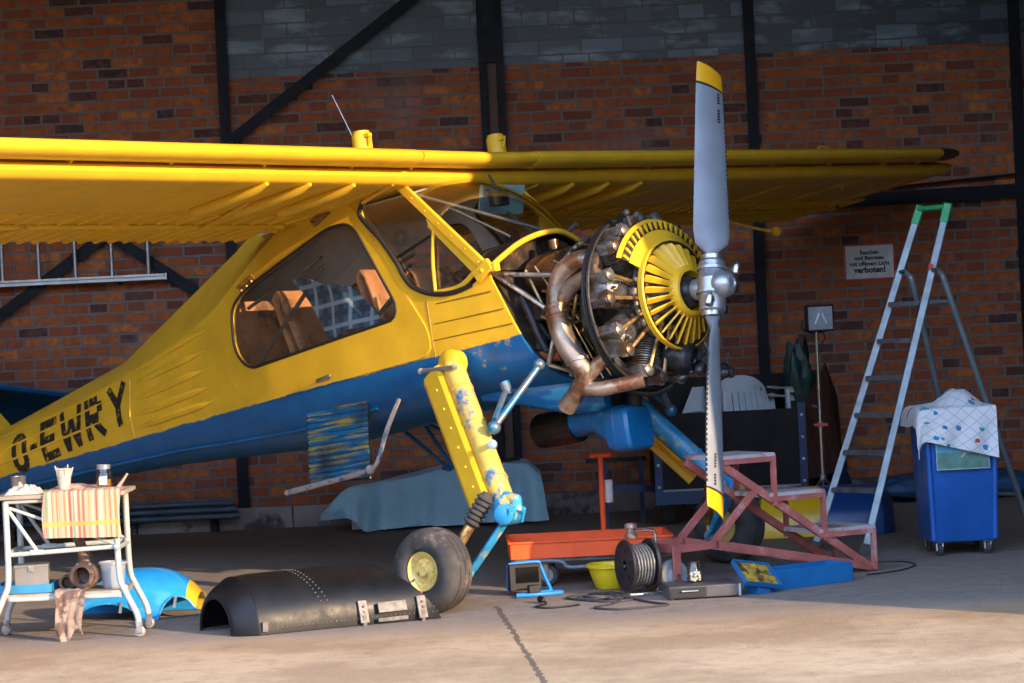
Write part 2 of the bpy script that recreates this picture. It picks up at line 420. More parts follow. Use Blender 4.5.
def paint_split():
    m, t, b = new_mat('yellow over blue fuselage paint'); x = t.xyz()
    # object coordinates are in airplane axes (parts sit at the hub origin)
    zl = t.math('MULTIPLY_ADD', x[0], .031, -.050)
    wob = t.math('MULTIPLY', t.math('SUBTRACT', t.noise(6, 5, .6), .5), .045)
    frontw = t.math('MULTIPLY', t.maprange(x[0], -1.5, -1.05), .9)
    d = t.math('ADD', t.math('SUBTRACT', x[2], zl), wob)
    msk = t.maprange(d, -.004, .004)
    n = t.noise(5, 5); y = t.mix(t.maprange(n, .3, .7), [c*.86 for c in YEL], [min(1, c*1.07) for c in YEL])
    bl = t.mix(t.maprange(n, .3, .7), (.003,.080,.225), (.006,.125,.32))
    # bare yellow showing through where the blue front has flaked
    fl = t.math('MULTIPLY', t.maprange(t.noise(6, 7, .7), .56, .63), t.math('MULTIPLY', t.maprange(x[0], -1.62, -1.35), t.math('GREATER_THAN', x[2], -.26)))
    bl = t.mix(fl, bl, (.42,.30,.03))
    c = t.mix(msk, bl, y)
    g = t.noise(14, 8, .72); c = t.mix(t.math('MULTIPLY', t.maprange(g, .66, .74), .6), c, (.22,.11,.02))
    t.set(b.inputs['Base Color'], c); b.inputs['Roughness'].default_value = .38; b.inputs['Coat Weight'].default_value = .08; b.inputs['Specular IOR Level'].default_value = .38
    t.set(b.inputs['Normal'], t.bump(t.noise(9, 4), .06, .02)); return m
M_fus = paint_split()
M_glass = glass_mat('cabin perspex', (.98,.985,.98), .04, 1.42, 2.0)

# ---- fuselage
ST = sorted([(-1.0,-.40,.50,0,.50,.95,.45,1.0), (-1.7,-.43,.53,0,.52,.95,.45,1.0), (-2.4,-.45,.54,0,.52,.95,.40,1.02), (-2.8,-.47,.53,0,.50,.91,.36,1.05),
      (-3.1,-.48,.52,0,.485,.76,.28,1.05), (-3.6,-.45,.47,0,.44,.50,.17,.87), (-4.3,-.41,.41,-.02,.37,.26,.13,.59), (-4.7,-.39,.36,-.04,.31,.22,.11,.43),
      (-4.9,-.388,.34,-.05,.285,.20,.10,.35), (-5.5,-.385,.28,-.08,.22,.11,.09,.235), (-6.5,-.40,.20,-.13,.15,-.03,.06,.06), (-7.7,-.43,.09,-.2,.06,-.15,.03,-.11)])
def section(x, grow=0.0):
    zb,hw,zc,hs,zs,ht,zt = interp(x, ST)
    zb -= grow; hw += grow; hs += grow; ht += grow*.6; zt += grow
    P = []
    for k in range(9):
        a = PI/2*k/8; P.append((hw*math.sin(a)**(2/2.7), zc-(zc-zb)*math.cos(a)**(2/2.7)))
    for k in range(1, 8): P.append((lerp(hw, hs, k/7), lerp(zc, zs, k/7)))
    for k in range(1, 5): P.append((lerp(hs, ht, k/4), lerp(zs, zt, k/4)))
    P.append((0, zt+.015))
    full = [(-a, b) for a, b in P] + [(a, b) for a, b in reversed(P[1:-1])]
    return [V(x, a, b) for a, b in full]
def side_y(x, z):
    zb,hw,zc,hs,zs,ht,zt = interp(x, ST)
    if z < zc:
        q = min(1, max(0, (zc-z)/(zc-zb))); return hw*max(0, 1-q**2.7)**(1/2.7)
    if z < zs: return lerp(hw, hs, (z-zc)/(zs-zc))
    return lerp(hs, ht, min(1, (z-zs)/(zt-zs)))
mb = MB(); rings = []
xs = [-1.0,-1.25,-1.5,-1.7,-2.0,-2.4,-2.8,-3.1,-3.35,-3.6,-3.95,-4.3,-4.7,-4.9,-5.2,-5.5,-6.0,-6.5,-7.1,-7.7]
for i, x in enumerate(xs):
    r = section(x); sh = {0:.43, 1:.30, 2:.12}.get(i, 0)
    for p in r: p.x += sh*(-.18-min(p.z,.35))*1.0
    rings.append(r)
mb.loft(rings, True, False, True)
fus0 = AP(mb, 'fuselage', [M_fus, M_lin], smooth=30)
bmx = fus0.modifiers.new('s', 'SOLIDIFY'); bmx.thickness = .018; bmx.offset = -1; bmx.material_offset = 1; bmx.material_offset_rim = 0
# openings: the two door windows and the whole glazed front
win = round_poly([V(x,0,z) for x,z in ((-3.41,.20),(-3.40,.47),(-3.27,.56),(-2.40,.805),(-2.20,.80),(-1.925,.24),(-1.96,.165),(-3.28,.07))], [.12,.09,.08,.08,.10,.09,.06,.14])
frw = [V(x,0,z) for x,z in ((-2.11,.80),(-2.12,.86),(-2.03,.945),(-1.90,.985),(-1.86,1.25),(-.7,1.25),(-.7,.345),(-1.19,.335),(-1.25,.30),(-1.335,.262),(-1.41,.248),(-1.49,.243),(-1.58,.25),(-1.67,.272),(-1.74,.305),(-1.80,.345),(-1.85,.42),(-1.88,.49),(-1.99,.66))]
cutters = []
for pl_ in (win, frw):
    cu = MB().prism([p+V(0,-1,0) for p in pl_], (0,2,0)).build('cutter', M_blk, plane, loc=-BASE, smooth=0)
    cutters.append(cu); m = fus0.modifiers.new('b', 'BOOLEAN'); m.operation = 'DIFFERENCE'; m.solver = 'EXACT'; m.object = cu
bpy.context.view_layer.update()
dg = bpy.context.evaluated_depsgraph_get(); me = bpy.data.meshes.new_from_object(fus0.evaluated_get(dg))
fus0.modifiers.clear(); fus0.data = me
for cu in cutters: bpy.data.objects.remove(cu)
# pressed beads along the rear fuselage are part of the skin
bd = MB()
def bead(a, b, r, side, n=14):
    pts = []
    for k in range(n+1):
        x = lerp(a[0], b[0], k/n); z = lerp(a[1], b[1], k/n); pts.append(V(x, side*(side_y(x, z)-r*.25), z))
    bd.tube(pts, [r*min(1, .25+3*min(k, n-k)/n) for k in range(n+1)], 8)
for s in (-1, 1):
    for za, zb2 in ((.40,.26),(.27,.165),(.15,.06),(.03,-.045),(-.07,-.125)): bead((-3.66,za), (-4.55,zb2), .030, s)
    for a, b in (((-4.62,.135),(-6.6,-.12)), ((-4.62,.0),(-6.6,-.2)), ((-4.62,.20),(-6.6,.0))): bead(a, b, .011, s, 24)
    bd.tube([V(-4.60, s*(side_y(-4.6, z)+.001), z) for z in [-.37+.57*k/12 for k in range(13)]], .006, 6)
bm = bmesh.new(); bm.from_mesh(fus0.data); tmp = bd.mesh('t', [M_fus]); bm.from_mesh(tmp); bm.to_mesh(fus0.data); bm.free(); bpy.data.meshes.remove(tmp)
fus0.data.polygons.foreach_set('use_smooth', [True]*len(fus0.data.polygons)); fus0.data.set_sharp_from_angle(angle=math.radians(32))
# drip strake along the belly, the joint frame of the nose, panel seams
sk = MB()
for s in (-1, 1):
    sk.tube([V(x, s*(side_y(x, z)+.004), z) for x, z in ((-2.3,-.33),(-3.0,-.36),(-3.7,-.345),(-4.2,-.325),(-5.0,-.325),(-6.5,-.35))], .012, 6)
AP(sk, 'belly_strake', M_blu, fus0)
sm = MB()
M_seam = pm('dark panel seam', (.30,.17,.01), .6)
for z0, xa, xb in ((.20,-1.62,-1.20),(.085,-1.66,-1.13),(-.01,-1.68,-1.08)):
    sm.tube([V(lerp(xa,xb,k/6), -(side_y(lerp(xa,xb,k/6), z0)+.0005), z0) for k in range(7)], .0035, 5)
sm.tube([V(-1.69,-(side_y(-1.69,z)+.0005),z) for z in (.24,.12,0,-.1,-.3)], .0035, 5)
AP(sm, 'panel_seam', M_seam, fus0)
# registration letters, painted on the rear fuselage
M_let = pm('worn black lettering', (.018,.016,.014), .5, 0, .3, 20, 0, 60, (.55,.33,.012), .34, 22)
lt = MB()
def stroke(x0, w_, pts, th=.05):
    for (a, b) in pts:
        n = 8; A = V(*a); B = V(*b); d = (B-A); L_ = d.length; nx = V(-d.y, d.x)/L_
        cols = []
        for k in range(n+1):
            p = A + d*(k/n)
            row = []
            for s in (-.5, 0, .5):
                q = p + nx*(s*th)
                X = -6.03+(x0+q.x+5.985)*1.23-.26*(q.y-.12); Zc = -.262 + ((x0+q.x+5.985)*1.23)*.133 + q.y*1.17
                row.append(V(X, -(side_y(X, Zc)+.0045), Zc))
            cols.append(row)
        lt.loft(cols, False)
H = .238; q = .024
stroke(-5.985, 0, [((q,.05),(q,H-.05)), ((.15-q,.05),(.15-q,H-.05)), ((.045,q),(.105,q)), ((.045,H-q),(.105,H-q)), ((q,.055),(.05,q)), ((.15-q,.055),(.10,q)), ((q,H-.055),(.05,H-q)), ((.15-q,H-.055),(.10,H-q))], .046)
stroke(-5.80, 0, [((0,H/2-.005),(.07,H/2-.005))], .042)
stroke(-5.70, 0, [((q,0),(q,H)), ((0,q),(.16,q)), ((0,H-q),(.16,H-q)), ((0,H/2),(.14,H/2))], .048)
stroke(-5.505, 0, [((.02,H),(.055,0)), ((.055,0),(.11,H*.75)), ((.11,H*.75),(.165,0)), ((.165,0),(.20,H))], .042)
stroke(-5.255, 0, [((q,0),(q,H)), ((0,H-q),(.13,H-q)), ((.155-q/2,H-.04),(.155-q/2,H/2+.02)), ((0,H/2),(.13,H/2)), ((.07,H/2),(.165,0))], .048)
stroke(-5.03, 0, [((.02,H),(.09,H/2)), ((.17,H),(.09,H/2)), ((.09,H/2+.02),(.09,0))], .046)
AP(lt, 'registration_lettering', M_let, fus0, smooth=0)

# ---- cabin: floor, rear wall, tub lining, panel and seats
cb = MB()
cb.box((-2.35,0,-.20), (2.3,.90,.02)); cb.box((-3.46,0,.15), (.02,.86,.75))
AP(cb, 'cabin_floor', M_tan, fus0)
pn = MB(); pn.prism([V(-1.42,y,z) for y,z in ((-.45,.0),(-.45,.33),(-.3,.46),(0,.53),(.3,.46),(.45,.33),(.45,0))], (.03,0,0))
# curved glare shield between the panel and the nose frame
arch = [(-.50,.335),(-.40,.40),(-.28,.465),(-.14,.51),(0,.525),(.14,.51),(.28,.465),(.40,.40),(.50,.335)]
pn.loft([[V(-1.52+.0*abs(y), y*.94, z-.01) for y, z in arch], [V(-1.17+.10*(1-abs(y)/.5), y*.99, z-.005) for y, z in arch]], False)
dash = AP(pn, 'instrument_panel', M_blk, fus0)
for y, z in ((-.30,.30),(-.16,.36),(0,.38),(.16,.36),(.30,.30),(-.2,.18),(.05,.2),(.25,.17)): AP(MB().lathe([(.0,.012),(.045,.012),(.05,0)], 16, (-1.42,y,z), (-1,0,0)), 'gauge', M_alu, dash)
def seat(x, y, h):
    s = MB()
    s.loft([[V(x+a, y+b*.185, h+c+.02*math.cos(b*1.4)) for b in (-1,-.5,0,.5,1)] for a, c in ((.26,-.06),(.27,.03),(.2,.075),(0,.06),(-.2,.04))], False)
    s.loft([[V(x-.2+a-.025*(1-b*b), y+b*.185, h+c) for b in (-1,-.5,0,.5,1)] for a, c in ((.06,.03),(.0,.18),(-.07,.40),(-.10,.52),(-.13,.56),(-.17,.52),(-.14,.40),(-.07,.15),(-.03,.0))], False)
    o = AP(s, 'seat', M_tan, None, solid=.015)
    return o
for x, y, h in ((-1.98,-.22,-.04),(-1.98,.22,-.04),(-2.72,-.22,-.04),(-2.72,.22,-.04)): seat(x, y, h)
# cabin tubes seen through the glass
ct = MB()
for s in (-1, 1):
    ct.tube([V(-3.3,s*.40,.10),(-2.62,s*.40,.60)], .014, 8); ct.tube([V(-3.3,s*.42,.46),(-2.6,s*.42,.66)], .012, 8)
    ct.tube([V(-2.2,s*.43,.15),(-1.25,s*.43,.60)] if s > 0 else [V(-2.25,s*.41,.20),(-1.95,s*.41,.38)], .016, 8)
    ct.tube([V(-1.84,s*.30,.91),(-1.32,s*.12,.54)], .009, 8)
ct.tube([V(-1.86,-.44,.93),(-1.20,.12,.54)], .011, 8)
AP(ct, 'cabin_tube', pm('dark grey tube', (.13,.12,.115), .45, .3))
bx = MB(); bx.tube(smooth_pts([V(-1.62,-.25,.30),(-1.70,-.25,.36),(-1.72,-.17,.40),(-1.72,-.10,.36),(-1.66,-.10,.30)], 5), .011, 8)
bx.tube([V(-1.70,-.17,.36),(-1.45,-.17,.28)], .013, 8)
bx.lathe([(.13,-.01),(.145,0),(.13,.01),(.118,0),(.13,-.01)], 24, (-1.62,.24,.40), (-.9,0,.3)); bx.tube([V(-1.62,.24,.40),(-1.42,.24,.30)], .014, 8)
AP(bx, 'control_yoke', M_blk)
vz = MB(); vz.box((-1.45,-.02,.80), (.04,.14,.09)); vz.tube([V(-1.45,-.02,.84),(-1.5,-.02,.95)], .008, 6)
AP(vz, 'compass', M_blk)
hl = MB(); hl.sheet(lambda a,b: V(lerp(-1.75,-3.1,a), lerp(-.44,.44,b), .945-.06*(2*b-1)**2), 4, 6, .01)
AP(hl, 'headliner', M_lin)
sv = MB(); sv.sheet(lambda a,b: V(-1.55-.05*a, lerp(-.05,.36,b), .90-.17*a), 3, 4, .008)
AP(sv, 'sun_visor', pm('pale green visor', (.20,.33,.33), .4))

# ---- glazing
gl = MB()
def wsc(a, b):  # a from roof to cowl, b across
    y0 = lerp(-.50,.50,b); y1 = lerp(-.50,.50,b)
    za = interp(y1, arch)[0]; top = V(-1.80+.10*(1-(2*b-1)**2), y0, .98); bot = V(-1.19+.12*(1-abs(y1)/.5)**.8, y1, za)
    p = top.lerp(bot, a); bul = math.sin(PI*a)*.035*(1-(2*b-1)**4); return p + V(bul, 0, bul*1.1)
gl.sheet(wsc, 8, 16, .004)
wind = AP(gl, 'windshield', M_glass)
side = [p for p in frw[10:] + frw[:4]]
side = [V(-1.23,0,.335)] + [V(p.x, 0, p.z) for p in frw[9:]] + [V(p.x,0,p.z) for p in frw[0:3]] + [V(-1.90,0,.985),(V(-1.81,0,.985))]
for s in (-1, 1):
    g2 = MB(); g2.prism([V(p.x, s*.497, p.z) for p in side], (0,-s*.004,0)); gp = AP(g2, 'side_window', M_glass, smooth=0)
    ws = MB(); loop = smooth_pts([V(p.x, s*(side_y(p.x,p.z)+.004), p.z) for p in side[1:-1]], 3); ws.tube(loop, .015, 8); AP(ws, 'window_seal', M_seal, gp)
    # small opening quarter pane with yellow frame
    qp = MB(); qf = smooth_pts([V(-1.625,s*.512,.275),V(-1.61,s*.512,.45),V(-1.57,s*.512,.63)], 5)
    qp.tube(qf, .011, 8); qp.tube([V(-1.60,s*.512,.70),V(-1.57,s*.512,.63)], .012, 8)
    qp.bar(V(-1.595,s*.508,.68), V(-1.285,s*.508,.335), .012, .05, (1,0,1))
    lo = smooth_pts([V(-1.63,s*.515,.268),V(-1.52,s*.515,.262),V(-1.40,s*.515,.275),V(-1.27,s*.515,.345)], 5)
    for a, b in zip(lo, lo[1:]): qp.bar(a, b, .010, .03, (0,0,1))
    AP(qp, 'quarter_window_frame', M_yel, gp)
    vd = MB(); vd.lathe([(.028,.0),(.03,.012),(.052,.012),(.056,.0)], 24, (-1.84,s*.500,.635), (0,s,0)); AP(vd, 'vent_disc', glass_mat('clear vent', (.75,.78,.8), .1, 1.6), gp)
    # windshield pillar
    wp = MB(); wp.bar(V(-1.82,s*.515,.985), V(-1.20,s*.515,.335), .03, .055, (1,0,1))
    for k in range(7): p = V(-1.82,s*.532,.985).lerp(V(-1.20,s*.532,.335), (k+.5)/7); wp.ball(p, .006, 6)
    AP(wp, 'windshield_pillar', M_yel, wind, bevel=.006)
rf = MB(); rf.tube([V(-1.74,y,.985) for y in (-.5,-.25,0,.25,.5)], .014, 8); AP(rf, 'windshield_seal', M_seal, wind)
# ---- doors
dout = round_poly([V(x,0,z) for x,z in ((-3.42,.55),(-3.61,.36),(-3.60,.20),(-3.38,-.115),(-3.26,-.158),(-1.76,-.098),(-1.70,-.05),(-1.71,.06),(-2.16,.875),(-2.24,.93),(-2.38,.905))], [.1,.1,.1,.10,.08,.05,.05,.10,.08,.06,.08])
NL = 96
def align(loop, n, c):
    L_ = resample(loop, n)
    if sum((L_[i].x-c.x)*(L_[(i+1) % n].z-c.z)-(L_[(i+1) % n].x-c.x)*(L_[i].z-c.z) for i in range(n)) < 0: L_.reverse()
    k = min(range(n), key=lambda i: abs(math.atan2(L_[i].z-c.z, L_[i].x-c.x)))
    return L_[k:] + L_[:k]
cc = V(-2.65,0,.40); lo_o, lo_i = align(dout, NL, cc), align(win, NL, cc)
for s in (-1, 1):
    d = MB(); rr = []
    for k in range(5):
        t = k/4; rr.append([V(lerp(a.x,b.x,t), 0, lerp(a.z,b.z,t)) for a, b in zip(lo_o, lo_i)])
    ring = [[V(p.x, s*(side_y(p.x,p.z)+.009), p.z) for p in r] for r in rr]
    ring = [[V(p.x, s*(side_y(p.x,p.z)-.004), p.z) for p in rr[0]]] + ring + [[V(p.x, s*(side_y(p.x,p.z)-.02), p.z) for p in rr[-1]]]
    d.loft(ring); dr = AP(d, 'door', M_fus, smooth=50)
    sl = MB(); sl.tube([V(p.x, s*(side_y(p.x,p.z)+.010), p.z) for p in lo_i], .010, 7, close=True); AP(sl, 'window_seal', M_seal, dr)
    pnn = MB()
    for o_ in (.008, .012): pnn.loft([[V(lerp(cc.x,p.x,q_), s*(lerp(side_y(cc.x,cc.z), side_y(p.x,p.z), q_)-o_), lerp(cc.z,p.z,q_)) for p in lo_i] for q_ in (.02,.4,.8,1)], True, True, False)
    AP(pnn, 'window_pane', M_glass, dr, smooth=0)
    vd = MB(); vd.lathe([(.028,.0),(.03,.012),(.055,.012),(.06,.0)], 24, (-2.86,s*.515,.39), (0,s,0)); AP(vd, 'vent_disc', glass_mat('clear vent', (.75,.78,.8), .1, 1.6), dr)
    hd = MB(); y = s*(side_y(-2.6,-.1)+.03); hd.tube([V(-2.66,y-s*.02,-.10),V(-2.65,y,-.098),V(-2.55,y+s*.004,-.088),V(-2.53,y+s*.004,-.083)], [.010,.012,.014,.009], 8)
    AP(hd, 'door_handle', M_steel, dr)
    for hx, hz in ((-2.44,.875),(-3.20,.60)):
        h = MB(); y = s*(side_y(hx,hz)+.014); h.bar(V(hx-.07,y,hz-.028),V(hx+.07,y,hz+.028),.02,.035)
        h.tube([V(hx-.08,y+s*.012,hz-.01),V(hx+.06,y+s*.012,hz+.046)], .010, 8)
        for q_ in (-.05,0,.05): h.ball(V(hx+q_,y+s*.012,hz-.012+q_*.4), .009, 6)
        AP(h, 'hinge', pm('greasy brass hinge', (.34,.19,.05), .45, .5, .4, 30), dr)

# ---- nose frame, firewall and engine bay
nf = MB(); nf.tube(smooth_pts([V(-1.19+.12*(1-abs(y)/.5)**.8, y, z) for y, z in arch], 4), .017, 8)
AP(nf, 'nose_frame', M_yel, fus0)
for s in (-1, 1):
    ft = MB(); ft.box((-1.22,s*.525,.325), (.14,.03,.075), Matrix.Rotation(-.5,3,'Y')); ft.box((-1.15,s*.51,.33), (.06,.05,.05)); ft.lathe([(0,.012),(.012,.01),(.014,0)],10,(-1.22,s*.54,.325),(0,s,0))
    AP(ft, 'pillar_fitting', M_yel, fus0, bevel=.006)
fw_ = MB(); r0 = section(-1.0, -.02)
fwp = [V(-1.02+.43*(-.18-min(p.z,.335)), p.y, min(p.z, .335)) for p in r0]
seen = []; 
for p in fwp:
    if not seen or (p-seen[-1]).length > .004: seen.append(p)
fw_.prism(seen, (-.012,0,0))
fw_.prism([V(-1.21+.05*(1-abs(y)/.5), y*.98, z-.012) for y, z in arch] , (-.012,0,0))
AP(fw_, 'firewall', pm('grimy firewall', (.07,.05,.035), .5, .4, .5, 9, .2, 50, (.25,.15,.06), .3, 9), fus0, smooth=0)

engine_n = MB()
# crankcase, nose case and accessory case
engine_n.lathe([(.0,-.78),(.16,-.78),(.19,-.72),(.21,-.62),(.225,-.56),(.225,-.42),(.20,-.38),(.17,-.33),(.15,-.30),(.10,-.20),(.075,-.12),(.0,-.12)], 30, (0,0,0), (1,0,0))
for k in range(12): a = 2*PI*k/12; engine_n.lathe([(.018,0),(.018,.03),(0,.03)], 8, (-.36,.19*math.sin(a),.19*math.cos(a)), (1,0,0))
engine = AP(engine_n, 'engine', M_dk)
def cyl_mesh():
    m = MB(); pr = [(.075,.17)]
    h = .20
    while h < .36: pr += [(.068,h),(.090,h+.003),(.090,h+.007),(.068,h+.010)]; h += .014
    m.lathe(pr, 20, (0,0,0), (0,0,1))
    pr = [(.07,.36)]; h = .362
    while h < .42: pr += [(.076,h),(.100,h+.003),(.100,h+.007),(.076,h+.010)]; h += .014
    pr += [(.092,.425),(.075,.455),(.03,.468),(0,.47)]
    m.lathe(pr, 20, (0,0,0), (0,0,1))
    for s in (-1, 1):   # rocker boxes with their covers
        R = Matrix.Rotation(s*.45, 3, 'X')
        m.box((.0,s*.062,.452), (.12,.062,.062), R); m.box((.075,s*.066,.458), (.035,.07,.07), R)
        m.lathe([(.034,0),(.036,.012),(.022,.02),(0,.022)], 12, (.092,s*.066,.458), (1,0,0))
        for q_ in (-.028,.028): m.ball((.1,s*.066+q_,.458+q_*.3), .008, 6)
    m.lathe([(.014,0),(.014,.05),(.008,.05),(.008,.08),(0,.08)], 8, (.06,0,.40), (1,0,.6))
    m.tube([(-.06,.045,.42),(-.12,.06,.40),(-.16,.06,.36)], .030, 10)
    return m
cm = cyl_mesh(); XC = -.465
cyl0 = cm.build('cylinder', M_cyl, engine, loc=(XC,0,0), bevel=0)
push = MB()
for s in (-1, 1): push.tube([V(.14,s*.035,.17),V(.10,s*.064,.44)], .012, 8); push.lathe([(.017,0),(.02,.03),(.012,.04)], 8, (.14,s*.035,.16), (-.04/.28,s*.03/.28,1))
push0 = push.build('pushrod_tube', M_brass, cyl0)
for k in range(1, 9):
    c = copy_part(cyl0, engine, (XC,0,0), (2*PI*k/9,0,0)); copy_part(push0, c)
# ignition harness ring, plug leads
hr = MB(); hr.lathe([(.245+.016*math.cos(2*PI*k/8), -.37+.016*math.sin(2*PI*k/8)) for k in range(9)], 40, (0,0,0), (1,0,0))
for k in range(9):
    a = 2*PI*k/9; e = lambda r, b: V(0, r*math.sin(a+b), r*math.cos(a+b))
    hr.tube(smooth_pts([e(.25,.1)+V(-.37,0,0), e(.33,.13)+V(-.36,0,0), e(.42,.10)+V(-.37,0,0), e(.43,.02)+V(-.41,0,0)], 4), .007, 6)
AP(hr, 'ignition_harness', pm('braided lead', (.16,.15,.14), .5, .5, .4, 40), engine)
# carrying ring behind the cylinders and its double hoop
cr = MB()
for x, r in ((-.50,.500),(-.535,.500)): cr.lathe([(r+.012*math.cos(2*PI*k/8), x+.012*math.sin(2*PI*k/8)) for k in range(9)], 56, (0,0,0), (1,0,0))
cr.lathe([(.503,-.522),(.512,-.522),(.512,-.512),(.503,-.512)], 56, (0,0,0), (1,0,0))
for k in range(14): a = 2*PI*k/14; cr.box((-.518,.503*math.sin(a),.503*math.cos(a)), (.055,.03,.012), Matrix.Rotation(-a,3,'X'))
AP(cr, 'cowling_ring', M_blk, engine)
# fan shutter in front of the cylinders
sh = MB()
sh.lathe([(.29,-.285),(.318,-.285),(.322,-.25),(.312,-.245),(.302,-.262),(.29,-.285)], 56, (0,0,0), (1,0,0), 0)
shut = AP(sh, 'shutter_ring', M_yel, engine)
si = MB(); si.lathe([(.110,-.20),(.145,-.20),(.148,-.155),(.138,-.14),(.118,-.14),(.110,-.20)], 40, (0,0,0), (1,0,0)); AP(si, 'shutter_hub', M_yel, shut)
sd_ = MB(); sd_.lathe([(.292,-.264),(.306,-.246),(.310,-.242),(.296,-.260)], 56, (0,0,0), (1,0,0)); AP(sd_, 'shutter_seal', M_blk, shut)
vn = MB(); n = 26
p0, p1 = V(-.178,0,.138), V(-.262,0,.296)
wv = lambda w: V(math.sin(1.0)*w*.5, math.cos(1.0)*w*.5, 0)
ringv = []
for t, wd in ((0,.030),(.15,.036),(.9,.052),(1,.040)):
    p = p0.lerp(p1, t); o = wv(wd); nn = V(-.005,.004,0); ringv.append([p-o-nn, p+o-nn, p+o+nn, p-o+nn])
vn.loft(ringv, True, True, True)
van0 = AP(vn, 'shutter_vane', M_yel, shut, bevel=.002)
for k in range(1, n): copy_part(van0, shut, (0,0,0), (2*PI*k/n,0,0))
# remaining part of the yellow nose cowling over the top cylinders
nc = MB(); a0, a1 = -1.02, 1.12; A_ = lambda a, r, x: V(x, r*math.sin(a), r*math.cos(a))
nc.sheet(lambda u, v: A_(lerp(a0,a1,u), lerp(.285,.385,v), lerp(-.270,-.305,v)), 30, 3, .006)
nc.sheet(lambda u, v: A_(lerp(a0,a1,u), lerp(.440,.456,v), lerp(-.320,-.345,v)), 30, 1, .006)
nose = AP(nc, 'nose_cowling', M_yel, engine)
nb = MB(); nb.sheet(lambda u, v: A_(lerp(a0,a1,u), lerp(.385,.441,v), lerp(-.306,-.325,v)), 30, 2, .006, 0); AP(nb, 'cowling_gap_seal', M_blk, nose)
nr = MB()
for k in range(19): a = lerp(a0+.04, a1-.04, k/18); nr.box(A_(a,.413,-.312), (.012,.016,.048), Matrix.Rotation(-a,3,'X'))
AP(nr, 'cowling_rib', M_yel, nose)
kn = MB(); kn.tube([V(-.36,-.20,.42),V(-.36,-.22,.49)], .014, 8); kn.ball(V(-.36,-.22,.495), .026, 10); AP(kn, 'cowling_knob', M_blk, nose)
# exhaust collector on the near side
M_exh = pm('heat-stained exhaust steel', (.33,.25,.19), .42, .7, .35, 6, .12, 40, (.20,.09,.045), .45, 5)
ex = MB()
ex.tube(smooth_pts([V(-.50,-.33,.25),(-.62,-.36,.275),(-.74,-.385,.235),(-.80,-.40,.13),(-.81,-.415,.04)], 5), .056, 14)
ex.tube(smooth_pts([V(-.50,-.37,.19),(-.62,-.385,.16),(-.72,-.395,.12),(-.79,-.405,.04)], 5), .046, 12)
ex.tube(smooth_pts([V(-.812,-.415,.045),(-.80,-.42,-.10),(-.765,-.42,-.20),(-.72,-.41,-.295)], 5), [.066]*16, 16)
for p in (V(-.812,-.415,.04), V(-.807,-.417,.0), V(-.722,-.411,-.285)): ex.lathe([(.066,-.008),(.072,-.008),(.072,.008),(.066,.008)], 18, p, (.12,0,-1))
ex.tube(smooth_pts([V(-.72,-.41,-.29),(-.69,-.395,-.37),(-.75,-.385,-.44),(-.835,-.38,-.505),(-.885,-.38,-.545)], 5), [.06]*5+[.052]*16, 14, cap=False)
ex.tube(smooth_pts([V(-.70,-.39,-.40),(-.62,-.37,-.34),(-.54,-.34,-.29)], 4), .042, 12)
ex.tube(smooth_pts([V(-.755,-.385,-.44),(-.65,-.37,-.47),(-.54,-.33,-.47),(-.40,-.24,-.46)], 5), .044, 12)
exo = AP(ex, 'exhaust_collector', M_exh, engine)
op = MB(); op.tube(smooth_pts([V(-1.12,-.34,-.06),(-1.07,-.345,-.14),(-1.0,-.35,-.205),(-.93,-.35,-.23),(-.86,-.36,-.235)], 5), .036, 12); AP(op, 'heater_hose', pm('orange brown hose', (.36,.105,.03), .45, .2, .35, 12), engine)
# engine bearer tubes, oil tank, hoses
br_ = MB()
J = [V(-.80,-.36,.22),V(-.80,-.42,-.02),V(-.80,-.2,-.38),V(-.80,.36,.22),V(-.80,.42,-.02),V(-.80,.2,-.38)]
for a, b in ((V(-1.17,-.46,.29),J[0]),(V(-1.17,-.46,.28),J[1]),(V(-.93,-.42,-.28),J[1]),(V(-.93,-.42,-.28),J[2]),(V(-1.17,.46,.29),J[3]),(V(-1.17,.46,.28),J[4]),(V(-.93,.42,-.28),J[4]),(V(-.93,.42,-.28),J[5])): br_.tube([a,b], .014, 8)
br_.lathe([(.42+.014*math.cos(2*PI*k/8), -.80+.014*math.sin(2*PI*k/8)) for k in range(9)], 40, (0,0,0), (1,0,0))
AP(br_, 'engine_bearer', M_steel, engine)
tk = MB(); tk.loft([[V(x, .30*sx*math.cos(t)*1.0, .26+.155*sx*math.sin(t)) for t in [2*PI*k/20 for k in range(20)]] for x, sx in ((-1.14,.86),(-1.12,.97),(-1.0,1.0),(-.9,.97),(-.88,.85))], True, True, True)
tk.lathe([(.305,-.02),(.305,.02)], 8, (-1.0,0,.26), (1,0,0)) if False else None
tk.tube([V(-1.0,-.12,.40),V(-1.0,-.12,.46)], .03, 12)
AP(tk, 'oil_tank', pm('brown varnished tank', (.13,.06,.03), .22, .5, .4, 7, 0, 60, (.05,.03,.02), .3, 8), engine)
hs = MB()
